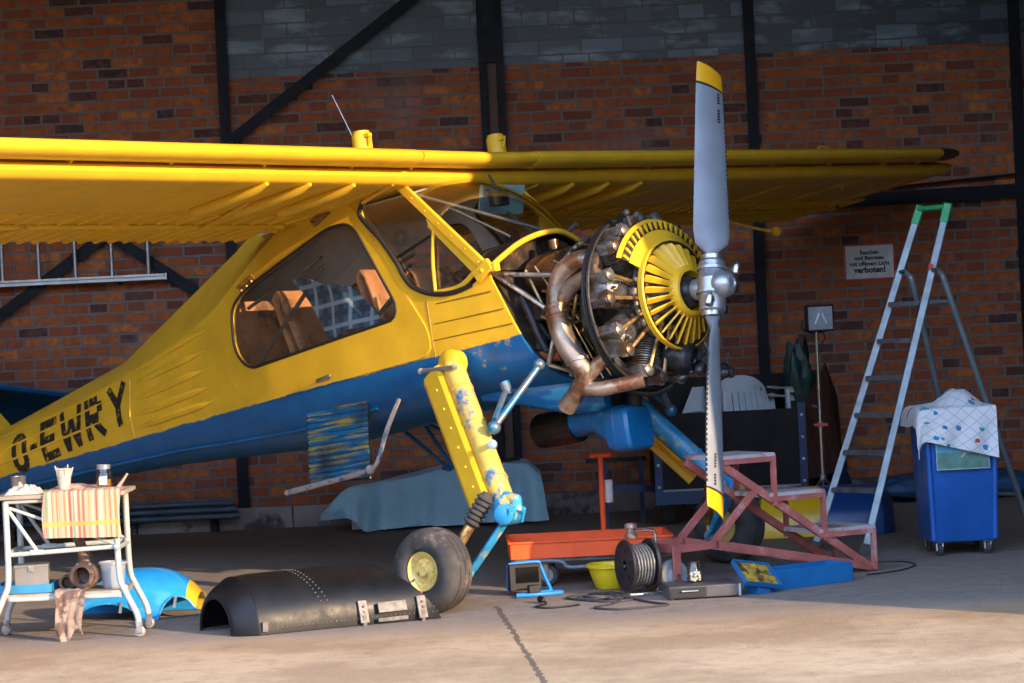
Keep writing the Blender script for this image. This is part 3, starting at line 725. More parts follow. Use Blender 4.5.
for pts, r in (([(-1.05,-.42,.14),(-1.0,-.42,.0),(-.97,-.42,-.1),(-.94,-.40,-.2)], .022), ([(-1.1,-.30,.1),(-1.03,-.30,-.05),(-.95,-.30,-.2),(-.9,-.28,-.32)], .020), ([(-.98,-.25,.12),(-.90,-.27,-.02),(-.83,-.28,-.16),(-.80,-.25,-.3)], .018),
               ([(-.94,-.36,.05),(-.9,-.38,-.07),(-.86,-.36,-.2)], .014), ([(-1.12,-.15,.0),(-.95,-.2,-.1),(-.8,-.2,-.05)], .025), ([(-.7,-.30,-.15),(-.66,-.35,-.05),(-.64,-.36,.08)], .028), ([(-.62,-.18,-.42),(-.60,-.1,-.50),(-.52,0,-.53),(-.45,.08,-.5)], .02), ([(-.64,-.3,.12),(-.55,-.36,.10),(-.45,-.30,.08),(-.36,-.2,.06)], .025)):
    hs.tube(smooth_pts(pts, 5), r, 10)
AP(hs, 'engine_hose', M_blk, engine)
wi = MB(); random.seed(21)
for k in range(18):
    a = V(random.uniform(-1.08,-.85), random.uniform(-.43,-.15), random.uniform(-.1,.32)); b = V(random.uniform(-.85,-.60), random.uniform(-.42,-.12), random.uniform(-.42,.2))
    c = (a+b)/2 + V(0, random.uniform(-.03,.08), random.uniform(-.08,.08)); wi.tube(smooth_pts([a, c, b], 6), random.choice((.005,.007,.010)), 6)
AP(wi, 'engine_wiring', M_brass, engine)
ac = MB()
for c, d in (((-.90,-.12,.02),(.16,.2,.16)),((-.92,.12,-.06),(.18,.18,.2)),((-.95,-.08,-.2),(.14,.16,.12)),((-1.0,.22,.1),(.1,.12,.2)),((-.9,-.26,-.12),(.1,.07,.12)),((-1.0,-.33,.05),(.08,.05,.13)),((-1.02,-.28,-.14),(.1,.05,.1))): ac.box(c, d)
for c, r, h in (((-.96,-.20,-.02),.05,.16),((-.86,.0,-.28),.06,.14),((-.99,-.38,-.14),.035,.1)): ac.lathe([(0,-h/2),(r*.7,-h/2),(r,-h/2+.015),(r,h/2-.015),(r*.7,h/2),(0,h/2)], 14, c, (.4,0,1))
AP(ac, 'engine_accessory', M_dk, engine, bevel=.012)
sp_ = MB()   # small fittings under the nose case: pumps, unions, drain
random.seed(3)
for k in range(16):
    p = V(-.34+.22*random.random(), .0+.26*random.random(), -.36-.13*random.random()); r = .016+.02*random.random()
    sp_.lathe([(0,-.03),(r*.8,-.03),(r,-.015),(r,.012),(r*.6,.03),(0,.03)], 10, p, (random.uniform(-1,1),random.uniform(-1,1),random.uniform(-.3,1)))
sp_.lathe([(0,-.1),(.075,-.1),(.09,-.07),(.09,.05),(.06,.08),(0,.08)], 16, (-.30,.02,-.36), (1,.2,-.3))
AP(sp_, 'oil_sump', M_dk, engine)
# air intake trunk and oil cooler below the engine
it = MB()
def rr_(c, w_, h_, x, n=5, k=20):
    return [V(x, c[0]+w_*math.copysign(abs(math.cos(t))**(2/n), math.cos(t)), c[1]+h_*math.copysign(abs(math.sin(t))**(2/n), math.sin(t))) for t in [2*PI*j/k for j in range(k)]]
it.loft([rr_((0,-.36),.34,.06,-1.55), rr_((0,-.38),.32,.10,-1.30), rr_((0,-.43),.24,.14,-1.05), rr_((0,-.46),.16,.13,-.86), rr_((0,-.46),.13,.11,-.80)], True, True, True)
AP(it, 'belly_fairing', M_blu)
oc = MB(); oc.lathe([(.085,-.30),(.10,-.30),(.105,-.28),(.105,.0),(.085,.0),(.08,-.28)], 24, (-1.12,0,-.625), (1,0,0), 0); oc.disc((-1.38,0,-.625), (1,0,0), .09)
AP(oc, 'oil_cooler', pm('brown black cooler', (.035,.022,.018), .3, .5, .4, 7))
el = MB()
el.loft([rr_((0,-.61),.095,.095,-1.14,2), rr_((0,-.60),.10,.10,-1.02,2), rr_((0,-.60),.105,.115,-.95,2.5), rr_((0,-.635),.11,.13,-.88,3), rr_((0,-.67),.112,.115,-.82,4)], True, True, True)
el.loft([rr_((0,-.69),.125,.13,-.83,4), rr_((0,-.70),.130,.135,-.76,5), rr_((0,-.705),.128,.130,-.68,5), rr_((0,-.705),.112,.114,-.662,5)], True, True, True)
el.tube([p for p in rr_((0,-.70),.131,.136,-.76,5)], .005, 6, close=True)
AP(el, 'air_intake', M_blu)
ho = MB()
for k in range(12): ho.lathe([(.030,0),(.042,.008),(.030,.016)], 14, (-.80+.006*k,-.03,-.56+.011*k), (.3,0,.9))
ho.tube([V(-.70,.02,-.57),V(-.66,.02,-.46)], .045, 12)
AP(ho, 'intake_hose', M_blk)

# ---- propeller
pw = MB()
pw.lathe([(.0,-.13),(.06,-.13),(.065,-.07),(.06,-.05),(0,-.05)], 20, (0,0,0), (1,0,0))
pw.lathe([(.0,-.16),(.056,-.16),(.075,-.14),(.078,-.05),(.086,-.04),(.086,.04),(.078,.05),(.075,.14),(.056,.16),(0,.16)], 24, (0,0,0), (0,0,1))
pw.lathe([(.086,-.008),(.093,-.008),(.093,.008),(.086,.008)], 24, (0,0,-.04), (0,0,1)); pw.lathe([(.078,-.008),(.085,-.008),(.085,.008),(.078,.008)], 24, (0,0,.1), (0,0,1))
pw.lathe([(.05,.03),(.072,.045),(.079,.06),(.078,.085),(.07,.113),(.048,.136),(.03,.143),(.026,.136),(0,.138)], 24, (0,0,0), (1,0,0))
for k in range(8): a = 2*PI*k/8; pw.ball(V(.134,.04*math.sin(a),.04*math.cos(a)), .007, 6)
prop = AP(pw, 'propeller', M_alu)
PSI = .232
prop.rotation_euler = (-PSI,0,0)
PR = [(.10,.055,.12,1.0,.9),(.16,.052,.105,1.0,.85),(.20,.085,.07,.5,.75),(.25,.195,.045,.2,.62),(.32,.225,.034,.12,.50),(.45,.228,.028,.1,.40),(.65,.225,.023,.1,.31),(.85,.222,.018,.1,.25),(1.05,.215,.015,.1,.21),(1.18,.205,.012,.1,.19),(1.26,.198,.010,.1,.18),(1.315,.190,.007,.1,.17),(1.33,.180,.004,.1,.17)]
bl = MB(); rg = []; rl = [.10,.13,.16,.18,.20,.225,.25,.28,.32,.40,.5,.6,.7,.8,.9,1.0,1.08,1.15,1.195,1.21,1.235,1.27,1.30,1.32,1.33]
for r in rl:
    c, th, rn, be = interp(r, PR); ring = []
    for k in range(16):
        a = 2*PI*k/16; u = math.cos(a)*.5*c; v = math.sin(a)*th*.5
        cam_ = (1-rn)*.02*(1-(2*u/c)**2) if c > .15 else 0
        tipd = -.055*(u/c+.5)*max(0, (r-1.0)/.33)
        ring.append(V(math.sin(be)*u + math.cos(be)*(v+cam_), math.cos(be)*u - math.sin(be)*(v+cam_), r+tipd))
    rg.append(ring)
bl.loft(rg, True, True, True, 0, lambda i, j: 2 if rl[i] >= 1.205 else (1 if rl[i] >= 1.19 else 0))
M_blade = pm('grey propeller lacquer', (.24,.27,.31), .45, .05, .12, 4, .03, 40, (.25,.25,.26), .12, 12)
M_tip = pm('orange yellow tip paint', (.90,.44,.01), .4, 0, .1, 6)
blade = bl.build('blade', [M_blade, M_blk, M_tip], prop)
# nibbled black leading-edge strip and inspection stencilling
eg = MB()
for k in range(26):
    r = .42+.74*k/26; c, th, rn, be = interp(r, PR); u = c*.492
    eg.box(V(math.sin(be)*u, math.cos(be)*u, r), (.010,.008,.018), Matrix.Rotation(-be,3,'Z'))
egl = eg.build('edge_strip', M_blk, blade)
# the strip sits on its blade only two levels deep: keep it a piece of the propeller
egl.parent = prop
stn = MB()
for k in range(9):
    r = .98+.017*k + (.03 if k > 4 else 0); c, th, rn, be = interp(r, PR); u = .045
    p = V(math.sin(be)*u + math.cos(be)*(.018+th*.5), math.cos(be)*u - math.sin(be)*(.018+th*.5), r)
    stn.box(p, (.003,.016,.009), Matrix.Rotation(-be,3,'Z'))
stl = stn.build('stencil_marking', M_blk, prop)
b2 = copy_part(blade, prop, None, (PI,0,0)); e2 = copy_part(egl, prop, None, (PI,0,0))
s2 = copy_part(stl, prop, None, (PI,0,0))
for s in (-1, 1):
    cw = MB(); cw.tube([V(.05,s*.06,s*.10),V(.07,s*.12,s*.11)], .014, 8); cw.lathe([(0,-.035),(.022,-.035),(.026,-.03),(.026,.02),(.014,.03),(.012,.045),(0,.045)], 14, (.075,s*.125,s*.115), (0,.2,1))
    cw.lathe([(.05,-.012),(.066,-.012),(.066,.012),(.05,.012)], 20, (0,0,s*.165), (0,0,1))
    cw.build('counterweight', M_steel, prop)

# ---- wings
def wing_half(s):
    K = .0085 if s < 0 else .0165   # she stands a touch low on her near wing
    KS = .0088 if s < 0 else .0165
    D = lambda y: K*y
    prof = [(-2.68,.878),(-2.45,.890),(-2.2,.902),(-1.95,.915),(-1.78,.922),(-1.70,.922),(-1.66,.936),(-1.64,.965),(-1.645,.998),(-1.68,1.022),(-1.74,1.043),(-1.9,1.08),(-2.1,1.10),(-2.4,1.085),(-2.68,1.035)]
    m = MB(); ys = [0,.5,1,2,3,4,5,5.25,5.5]
    m.loft([[V(x, s*y, z+D(y)) if y < 5.5 else V(lerp(x,-2.2,.03), s*y, lerp(z,1.0,.25)+D(y)) for x, z in prof] for y in ys], True, True, True)
    # rivet-line stringers pressed in the lower skin, ribs showing near the rear spar
    y = .62
    k = 0
    while y < 5.45:
        m.tube([V(-2.44,s*y,.886+D(y)),V(-2.66,s*y,.876+D(y))], .011, 6)
        if k % 5 == 0: m.tube([V(-1.80,s*y,.921+D(y)),V(-2.42,s*y,.890+D(y))], .0035, 5); m.tube([V(-1.80,s*(y+.035),.921+D(y)),V(-2.42,s*(y+.035),.890+D(y))], .0035, 5)
        y += .15; k += 1
    m.tube([V(-2.43,s*.6,.888+D(.6)),V(-2.43,s*5.45,.888+D(5.45))], .004, 5)
    w_ = AP(m, 'wing', M_yel)
    # slat with its brackets
    sl = MB(); pr = []
    for k in range(20):
        t = 2*PI*k/20; pr.append((-1.585+.135*math.cos(t)-(.0), 1.052+.047*math.sin(t)*(1+.25*math.cos(t))-.02*math.cos(t)*0))
    segs = [(0.0,.62,.040),(.63,5.08,.043)] if s < 0 else [(0.0,.42,.040),(.43,5.08,.043)]
    for a, b, h in segs:
        sl.loft([[V(x, s*y, 1.058+(z-1.058)*h/.043*q_+KS*y) for x, z in pr] for y, q_ in ((a,.9),(a+.015,1),((a+b)/2,1),(b-.015,1),(b,.9))], True, True, True)
    for y in (.55,1.05,1.75,2.45,3.15,3.85,4.55,5.0): sl.bar(V(-1.60,s*y,1.04+KS*y),V(-1.70,s*y,.99+K*y), .012, .03)
    slt = AP(sl, 'slat', M_yel, w_)
    tp = MB(); tp.loft([[V(-1.585+(x+1.585)*q_, s*y, 1.058+(z-1.058)*q_*.95+KS*y) for x, z in pr] for y, q_ in ((5.08,1.0),(5.24,.96),(5.34,.78),(5.38,.35))], True, True, True)
    AP(tp, 'wing_tip_light', pm('blue black lamp cover', (.012,.02,.035), .2), w_)
    # flap inboard, aileron outboard, both with corrugated skin
    def surface(name, a, b):
        q_ = MB(); pf = [(-2.70,.915),(-2.715,.885),(-2.76,.876),(-3.14,.862),(-3.145,.868),(-2.95,.955),(-2.78,1.0),(-2.72,.99),(-2.70,.96)]
        q_.loft([[V(x, s*y, z+K*y) for x, z in pf] for y in (a, b)], True, True, True)
        y = a+.03
        while y < b-.02: q_.tube([V(-2.76,s*y,.877+K*y),V(-3.13,s*y,.863+K*y)], [.008,.019], 6); y += .115
        return AP(q_, name, M_yel, w_, smooth=30)
    surface('flap', .58, 2.62); surface('aileron', 2.66, 5.44)
    tb = MB(); tb.tube([V(-2.70,s*.62,.868+K*.62),V(-2.70,s*2.62,.868+K*2.62)], .019, 10); tb.tube([V(-2.70,s*2.68,.868+K*2.68),V(-2.70,s*5.40,.868+K*5.4)], .019, 10)
    AP(tb, 'hinge_tube', M_yel, w_)
    for y in (1.0,1.36,1.70):
        fa = MB(); fa.tube([V(-1.69,s*y,.920+D(y)),V(-1.77,s*y,.905+D(y)),V(-2.0,s*y,.890+D(y)),V(-2.25,s*y,.880+D(y)),V(-2.32,s*y,.878+D(y)),V(-2.335,s*y,.879+D(y))], [.014,.030,.036,.036,.028,.010], 10)
        AP(fa, 'leading_edge_fairing', M_yel, w_)
    # hinge brackets and push rods
    for y in (1.98, 3.7):
        hb = MB(); hb.bar(V(-2.55,s*y,.885+D(y)),V(-2.80,s*y,.85+D(y)), .03, .05); hb.bar(V(-2.80,s*y,.85+D(y)),V(-3.05,s*y,.872+D(y)), .02, .04); AP(hb, 'hinge_bracket', M_yel, w_)
    for pp, r_ in (([V(-2.15,s*1.42,.90+D(1.4)),V(-2.72,s*1.30,.845+D(1.3))], .012), ([V(-1.70,s*.66,.935),V(-2.02,s*.60,.885)], .012)): AP(MB().tube(pp, r_, 8), 'push_rod', M_yel, w_)
    hb = MB(); hb.tube([V(-2.6,s*4.35,.89+D(4.4)),V(-3.0,s*4.6,.87+D(4.6)),V(-3.05,s*5.1,.88+D(5.1))], .008, 8); AP(hb, 'control_rod', M_yel, w_)
    hb = MB(); hb.box((-2.75,s*.62,.885), (.10,.03,.05)); hb.lathe([(.02,-.02),(.03,-.02),(.03,.02),(.02,.02)], 12, (-2.80,s*.60,.88), (0,1,0))
    AP(hb, 'root_bracket', M_yel, w_)
    mbl = MB(); y = 3.72; mbl.tube(smooth_pts([V(-2.62,s*y,.870+D(y)),(-2.60,s*(y+.05),.80+D(y)),(-2.46,s*(y+.2),.715+D(y)),(-2.36,s*(y+.3),.665+D(y))], 4), .011, 8); mbl.ball(V(-2.33,s*(y+.33),.655+D(y)), .038, 14)
    AP(mbl, 'mass_balance', M_yel, w_)
    td = MB(); td.lathe([(.006*math.cos(2*PI*k/6)+.028, .006*math.sin(2*PI*k/6)) for k in range(7)], 16, (-1.98,s*4.45,.915+D(4.45)), (.3,1,0))
    AP(td, 'tie_down_ring', M_yel, w_)
    cp = MB(); z0 = 1.095
    cp.lathe([(.060,0),(.060,.20),(.054,.212),(.050,.212),(.050,.226),(.03,.232),(0,.232)], 20, (-1.94,s*.61,z0-.02), (0,0,1)); cp.tube([V(-1.87,s*.61-.02,z0+.17),V(-1.845,s*.61-.02,z0+.16),V(-1.87,s*.61-.02,z0+.11)], .007, 6)
    cp.box((-1.87,s*.61-.02,z0+.17), (.04,.03,.022))
    AP(cp, 'fuel_cap', M_yel, w_)
    return w_
wn = wing_half(-1); wf_ = wing_half(1)
lp = MB(); lp.tube(smooth_pts([V(-1.72,3.83,1.11),(-1.74,3.86,1.20),(-1.75,3.95,1.225),(-1.74,4.03,1.20),(-1.72,4.06,1.12)], 5), .008, 8); AP(lp, 'lifting_eye', M_yel, wf_)
an = MB(); an.tube([V(-2.0,-.62,1.28),V(-2.10,-.64,1.56)], .0025, 5); AP(an, 'antenna_wire', M_alu)

# ---- tail
tl = MB()
for s in (-1, 1):
    outl = smooth_pts([V(-6.55,s*.10,0),V(-6.75,s*1.1,0),V(-6.95,s*1.7,0),V(-7.12,s*1.84,0),V(-7.2,s*1.80,0),V(-7.2,s*.9,0),V(-7.2,s*.10,0)], 5)
    rgs = []
    for k, (q_, dz) in enumerate(((.96,-.0),(1.0,.02),(.96,.04))):
        rgs.append([V(-6.9+(p.x+6.9)*q_, s*.1+(p.y-s*.1)*q_, .44-.11*abs(p.y)+dz) for p in outl])
    tl.loft(rgs, True, True, True)
    ev = MB(); prf_ = lambda y, c_: [V(-7.21,s*y,.485-.11*y),V(-7.21-c_*.8,s*y,.47-.11*y-c_*.60),V(-7.21-c_*.82,s*y,.46-.11*y-c_*.62),V(-7.21,s*y,.435-.11*y)]
    ev.loft([prf_(y, c_) for y, c_ in ((.1,.55),(.9,.58),(1.5,.52),(1.75,.40),(1.86,.2))], True, True, True); AP(ev, 'elevator', M_blu)
AP(tl, 'tailplane', M_blu)
fn = MB(); fo = [V(-6.3,0,.07),V(-6.75,0,.55),V(-7.1,0,1.0),V(-7.4,0,1.22),V(-7.85,0,1.22),V(-7.95,0,.6),V(-7.9,0,-.25),V(-7.5,0,-.25)]
fn.loft([[V(p.x, dy, p.z) for p in fo] for dy in (-.05,.05)], True, True, True); AP(fn, 'tail_fin', M_yel)
tw = MB(); tw.lathe([(.05,-.05),(.11,-.045),(.13,-.02),(.13,.02),(.11,.045),(.05,.05)], 24, (-7.55,0,-.54), (0,1,0)); tw.tube([V(-7.3,0,-.38),V(-7.55,0,-.54)], .03, 8); AP(tw, 'tail_wheel', M_rub)

# ---- landing gear
def gear(s):
    W = lambda x, y, z: V(x, s*y, z)
    m = MB(); top, bot = W(-1.50,.60,-.185), W(-.895,1.0,-1.08)
    m.tube([top, top.lerp(bot,.05), bot.lerp(top,.05), bot], [.062,.066,.062,.058], 16)
    for t in (.18,.42,.8): p = top.lerp(bot, t); m.lathe([(.066,-.006),(.070,-.006),(.070,.006),(.066,.006)], 16, p, bot-top)
    leg = AP(m, 'landing_gear_leg', M_yel2 if s < 0 else M_blu2)
    fa = MB(); d = (bot-top).normalized(); aft = (V(-1,0,0) - d*V(-1,0,0).dot(d)).normalized(); out = d.cross(aft).normalized()*(s)
    if out.y*s < 0: out = -out
    A0, A1 = top + d*(-.02), top.lerp(bot, .87)
    cs = [(.02,.055),(.02,.075),(.17,.068),(.205,.04),(.205,.025),(.165,.05),(.03,.058)]
    cs = [(.045,-.05),(.05,.062),(.075,.072),(.185,.05),(.215,.02),(.20,.015),(.175,.035),(.085,.055),(.065,.045),(.06,-.05)]
    fa.loft([[p + aft*a + out*b for a, b in cs] for p in (A0, A0.lerp(A1,.06), A0.lerp(A1,.9), A1)], True, True, True)
    for t in (.15,.3,.45,.6,.75,.9): fa.ball(A0.lerp(A1,t)+aft*.12+out*.066, .009, 6)
    AP(fa, 'leg_fairing', M_yel, leg, smooth=18)
    cp = MB(); cp.lathe([(0,-.05),(.075,-.05),(.085,-.04),(.085,.03),(.06,.05),(0,.055)], 20, top+W(0,0,.01), (0,s,.15)); AP(cp, 'leg_cap', M_yel, leg)
    ab = MB(); ab.tube([W(-1.70,.66,-.185),W(-1.40,.70,-.205)], .013, 8); ab.ball(W(-1.70,.66,-.185), .022, 8); ab.ball(W(-1.40,.70,-.205), .02, 8); AP(ab, 'tie_rod', M_alu, leg)
    kn = MB(); kn.lathe([(0,-.09),(.045,-.09),(.06,-.08),(.06,.08),(.045,.09),(0,.09)], 18, W(-.86,1.03,-1.10), (.25,s*.9,.0))
    kn.lathe([(.066,-.035),(.075,-.035),(.075,.035),(.066,.035)], 16, bot.lerp(top,.02), d)
    kn.tube([W(-.93,.98,-1.0),W(-.82,1.0,-1.03),W(-.80,1.03,-1.10)], [.04,.035,.03], 10)
    for q_ in (-.06,.06): kn.bar(W(-.90,1.02+q_,-1.06), W(-.80,1.04+q_,-1.12), .02, .09)
    AP(kn, 'knee_joint', M_blu2, leg, bevel=.004)
    ar = MB(); axl = W(-1.173,1.26,-1.343)
    p, q_ = W(-.87,1.05,-1.13), W(-1.14,1.12,-1.40)
    ar.loft([[e + V(1,0,.6).normalized()*a*sc_ + V(0,1,0)*b for a, b in ((-.05,-.035),(.05,-.035),(.05,.035),(-.05,.035))] for e, sc_ in ((p,.9),(p.lerp(q_,.5),1.15),(q_,.8))], True, True, True)
    ar.tube([W(-1.14,1.10,-1.39),W(-1.173,1.30,-1.343)], .03, 12); AP(ar, 'trailing_arm', M_blu2, leg, bevel=.006)
    sk = MB(); a, b = W(-.98,1.06,-.985), W(-1.20,1.20,-1.31)
    sk.tube([a.lerp(b,.28), b], .030, 14, mi=0); AP(sk, 'shock_strut', M_brass, leg)
    bo = MB(); ax = (b-a).normalized(); pr = []; h = 0
    for k in range(6): pr += [(.038,h),(.052,h+.012),(.052,h+.02),(.038,h+.03)]; h += .03
    bo.lathe([(0,-.02)]+[(.03,-.02)]+pr+[(.03,h+.01),(0,h+.01)], 18, a, ax); AP(bo, 'shock_boot', M_rub, leg)
    bc = MB(); bc.tube([W(-1.06,.82,-.60),W(-.93,.50,-.28)], .020, 10); bc.ball(W(-.93,.50,-.275), .035, 10); bc.tube([W(-1.06,.80,-.56),W(-1.12,.58,-.37)], .022, 10); bc.ball(W(-1.06,.82,-.60), .04, 10); bc.lathe([(.0,-.05),(.03,-.05),(.03,.03),(0,.03)], 10, W(-1.11,.60,-.39), (.3,0,-1))
    AP(bc, 'side_brace', pm('silver blue brace', (.20,.23,.25), .35, .5, .2, 9, 0, 60, (.03,.22,.42), .5, 9), leg)
    if s < 0:
        pi_ = MB(); pi_.tube([W(-1.05,.86,-.69),W(-.97,.96,-.70)], .018, 10); pi_.lathe([(0,.0),(.014,.0),(.028,-.003),(.028,-.018),(0,-.02)], 16, W(-.955,.98,-.70), (.4,s*.9,.1)); AP(pi_, 'jacking_pin', M_alu, leg)
    # wheel
    tr = MB(); R_w, wd = .235, .21; c = W(-1.173,1.375,-1.343)
    prf = [(.100,-.045),(.108,-.082),(.140,-.102),(.185,-.100),(.212,-.088),(.223,-.076),(.2345,-.045),(.2345,-.041),(.2305,-.040),(.2305,-.030),(.2352,-.029),(.2356,-.010),(.2312,-.009),(.2312,.009),(.2356,.010),(.2352,.029),(.2305,.030),(.2305,.040),(.2345,.041),(.2345,.045),(.223,.076),(.212,.088),(.185,.100),(.140,.102),(.108,.082),(.100,.045)]
    tr.lathe(prf, 48, c, (0,s,0)); ty = AP(tr, 'tire', M_rub, leg, smooth=60)
    rm = MB(); rm.lathe([(0,.082),(.026,.084),(.030,.078),(.032,.062),(.052,.058),(.074,.062),(.082,.075),(.100,.082),(.108,.090),(.110,.084),(.102,.05),(.102,-.05),(.110,-.084),(.108,-.090),(.08,-.07),(.0,-.06)], 32, c, (0,s,0))
    for k in range(6): a = 2*PI*k/6; rm.lathe([(.010,.0),(.010,.012),(0,.012)], 8, c + V(.058*math.cos(a), s*.058, .058*math.sin(a)), (0,s,0))
    rim = AP(rm, 'rim', pm('pale yellow rim', (.78,.56,.16), .4, 0, .15, 12, 0, 60, (.25,.13,.04), .3, 20), leg)
    vt = MB(); vt.tube([c+V(-.075,s*.06,-.03),c+V(-.085,s*.09,-.045)], .006, 6); AP(vt, 'valve', M_seal, leg)
    tg = MB(); tg.box(c+V(-.03,s*.104,-.115), (.035,.006,.03), Matrix.Rotation(.4,3,'Y')); AP(tg, 'orange_flag', pm('orange ribbon', (.75,.13,.03), .6), leg)
    return leg
gear(-1); gear(1)
# ---- boarding step with its ribbed guard plate, struts beneath the belly
def ribbed():
    m, t, b = new_mat('blue ribbed plate worn to yellow'); x = t.xyz()
    mp = t.mapping(scale=(1.3,1,16)); g = t.noise(2.3, 5, .6, mp); c = t.mix(t.maprange(g, .50, .60), (.01,.16,.32), (.45,.33,.07))
    k = t.noise(3.5, 4); c = t.mix(t.maprange(k, .5, .7), c, (.03,.05,.07))
    t.set(b.inputs['Base Color'], c); b.inputs['Roughness'].default_value = .4; b.inputs['Metallic'].default_value = .3; return m
lv = MB(); c4 = [V(-2.85,-.46,-.20),V(-2.34,-.46,-.225),V(-2.37,-.50,-.735),V(-2.89,-.50,-.72)]
N = 15
for k in range(N):
    for e, o in ((0,.0),(.5,.014)):
        pass
def lvf(u, v):
    p = c4[0].lerp(c4[1], u).lerp(c4[3].lerp(c4[2], u), v); return p + V(0,-.012*abs(math.sin(PI*N*v)),0)
lv.sheet(lvf, 2, N*6, .006)
lvo = AP(lv, 'ribbed_guard', ribbed(), smooth=20)
le = MB()
for a, b in ((0,1),(1,2),(2,3),(3,0)): le.bar(c4[a]+V(0,-.006,0), c4[b]+V(0,-.006,0), .012, .012, (0,1,0))
for a in c4: le.ball(a+V(0,-.016,0), .009, 6)
AP(le, 'guard_frame', M_dk, lvo)
sr = MB(); sr.tube(smooth_pts([V(-2.08,-.47,-.30),(-2.17,-.52,-.47),(-2.24,-.55,-.63),(-2.30,-.56,-.69),(-2.40,-.565,-.70),(-3.04,-.565,-.735)], 4), .014, 8)
sr.tube([V(-2.40,-.565,-.703),V(-3.05,-.565,-.738)], .018, 8); sr.ball(V(-2.32,-.56,-.69), .03, 8)
AP(sr, 'boarding_step', pm('pinkish bare tube', (.50,.42,.38), .45, .4, .3, 10, 0, 60, (.10,.18,.25), .4, 10))
ls = MB()
for a, b in ((V(-3.03,.46,-.36),V(-2.70,.55,-.71)), (V(-2.86,.46,-.36),V(-2.40,.52,-.60)), (V(-2.80,.46,-.36),V(-2.66,.55,-.71))): ls.tube([a,b], .013, 8)
ls.tube([V(-2.74,.55,-.71),V(-2.30,.55,-.72)], .014, 8); ls.ball(V(-2.69,.55,-.71), .028, 8); ls.ball(V(-2.30,.55,-.72), .02, 8)
AP(ls, 'step_strut', M_blu)
# ---- chequered blanket over the seats, a thing of its own
def plaid():
    m, t, b = new_mat('blue chequered wool'); uv = t.xyz()
    bx_ = t.math('ABSOLUTE', t.math('SUBTRACT', t.math('FRACT', t.math('MULTIPLY', uv[0], 6.5)), .5)); by_ = t.math('ABSOLUTE', t.math('SUBTRACT', t.math('FRACT', t.math('MULTIPLY', uv[2], 7.0)), .5))
    l1 = t.math('MAXIMUM', t.maprange(bx_, .12, .06), t.maprange(by_, .12, .06)); d1 = t.math('MAXIMUM', t.math('GREATER_THAN', bx_, .36), t.math('GREATER_THAN', by_, .36))
    c = t.mix(d1, (.03,.12,.21), (.012,.05,.10)); c = t.mix(t.math('MULTIPLY', l1, .75), c, (.36,.48,.56)); t.set(b.inputs['Base Color'], c); b.inputs['Roughness'].default_value = .95; return m
bk = MB()
def bkf(u, v):
    p = V(-2.86,-.435,.54).lerp(V(-2.36,-.435,.44), u).lerp(V(-2.60,-.435,.13).lerp(V(-2.10,-.435,.17), u), v)
    return p + V(0, .014*math.sin(7*u+2*v)+.012*math.sin(5*v)-.01*v, .025*math.sin(3*u+1)+.012*math.sin(9*u+4*v))
bk.sheet(bkf, 20, 14, .008)
bko = bk.build('blanket', plaid(), smooth=60); bko.matrix_world = Matrix.Translation(OA) @ RA.to_4x4()
tag(bko, 'dark blue chequered blanket hanging over the seat inside the airplane door window', 'blanket')
# ================================================================== THE OTHER THINGS
def at(o, loc, rz=0): o.location = loc; o.rotation_euler = (0,0,rz); return o
M_white = pm('chipped white tube paint', (.40,.44,.41), .4, 0, .1, 9, 0, 60, (.30,.42,.42), .3, 12)
M_castr = pm('worn caster', (.42,.38,.33), .5, .3, .3, 14)
M_board = pm('scuffed pale board', (.36,.29,.22), .7, 0, .2, 6, .1, 40, (.25,.19,.13), .35, 8)
M_pink = pm('faded red stair paint', (.43,.12,.095), .55, 0, .2, 6, .08, 50, (.42,.27,.25), .32, 6)
M_pinkt = pm('scuffed stair tread', (.40,.20,.19), .6, 0, .25, 5, .08, 50, (.42,.38,.38), .60, 5)
M_red = pm('orange red trolley paint', (.90,.105,.015), .45, 0, .10, 5, .04, 40, (.35,.06,.03), .12, 9)
M_lad = pm('ladder aluminium', (.21,.26,.285), .40, .35, .12, 8, .03, 60, (.30,.28,.26), .2, 10)
M_tread = pm('ribbed grey tread', (.17,.17,.19), .5, .4, .25, 10)
M_green = pm('green plastic', (.02,.36,.12), .4)
M_navy = pm('navy trailer paint', (.010,.035,.11), .45, 0, .2, 6)
M_ply = pm('black film plywood', (.010,.008,.008), .6, 0, .3, 5, spec=.25)
M_plas = pm('white garden plastic', (.55,.60,.63), .4, 0, .08, 6)
M_bin = pm('blue plastic bin', (.014,.11,.42), .38, 0, .12, 4, .03, 30, (.03,.10,.30), .2, 9)
M_chr = pm('chromed tube', (.68,.68,.68), .18, .95, .08, 8)
M_cable = pm('grey cable', (.045,.045,.05), .5, 0, .2, 30)

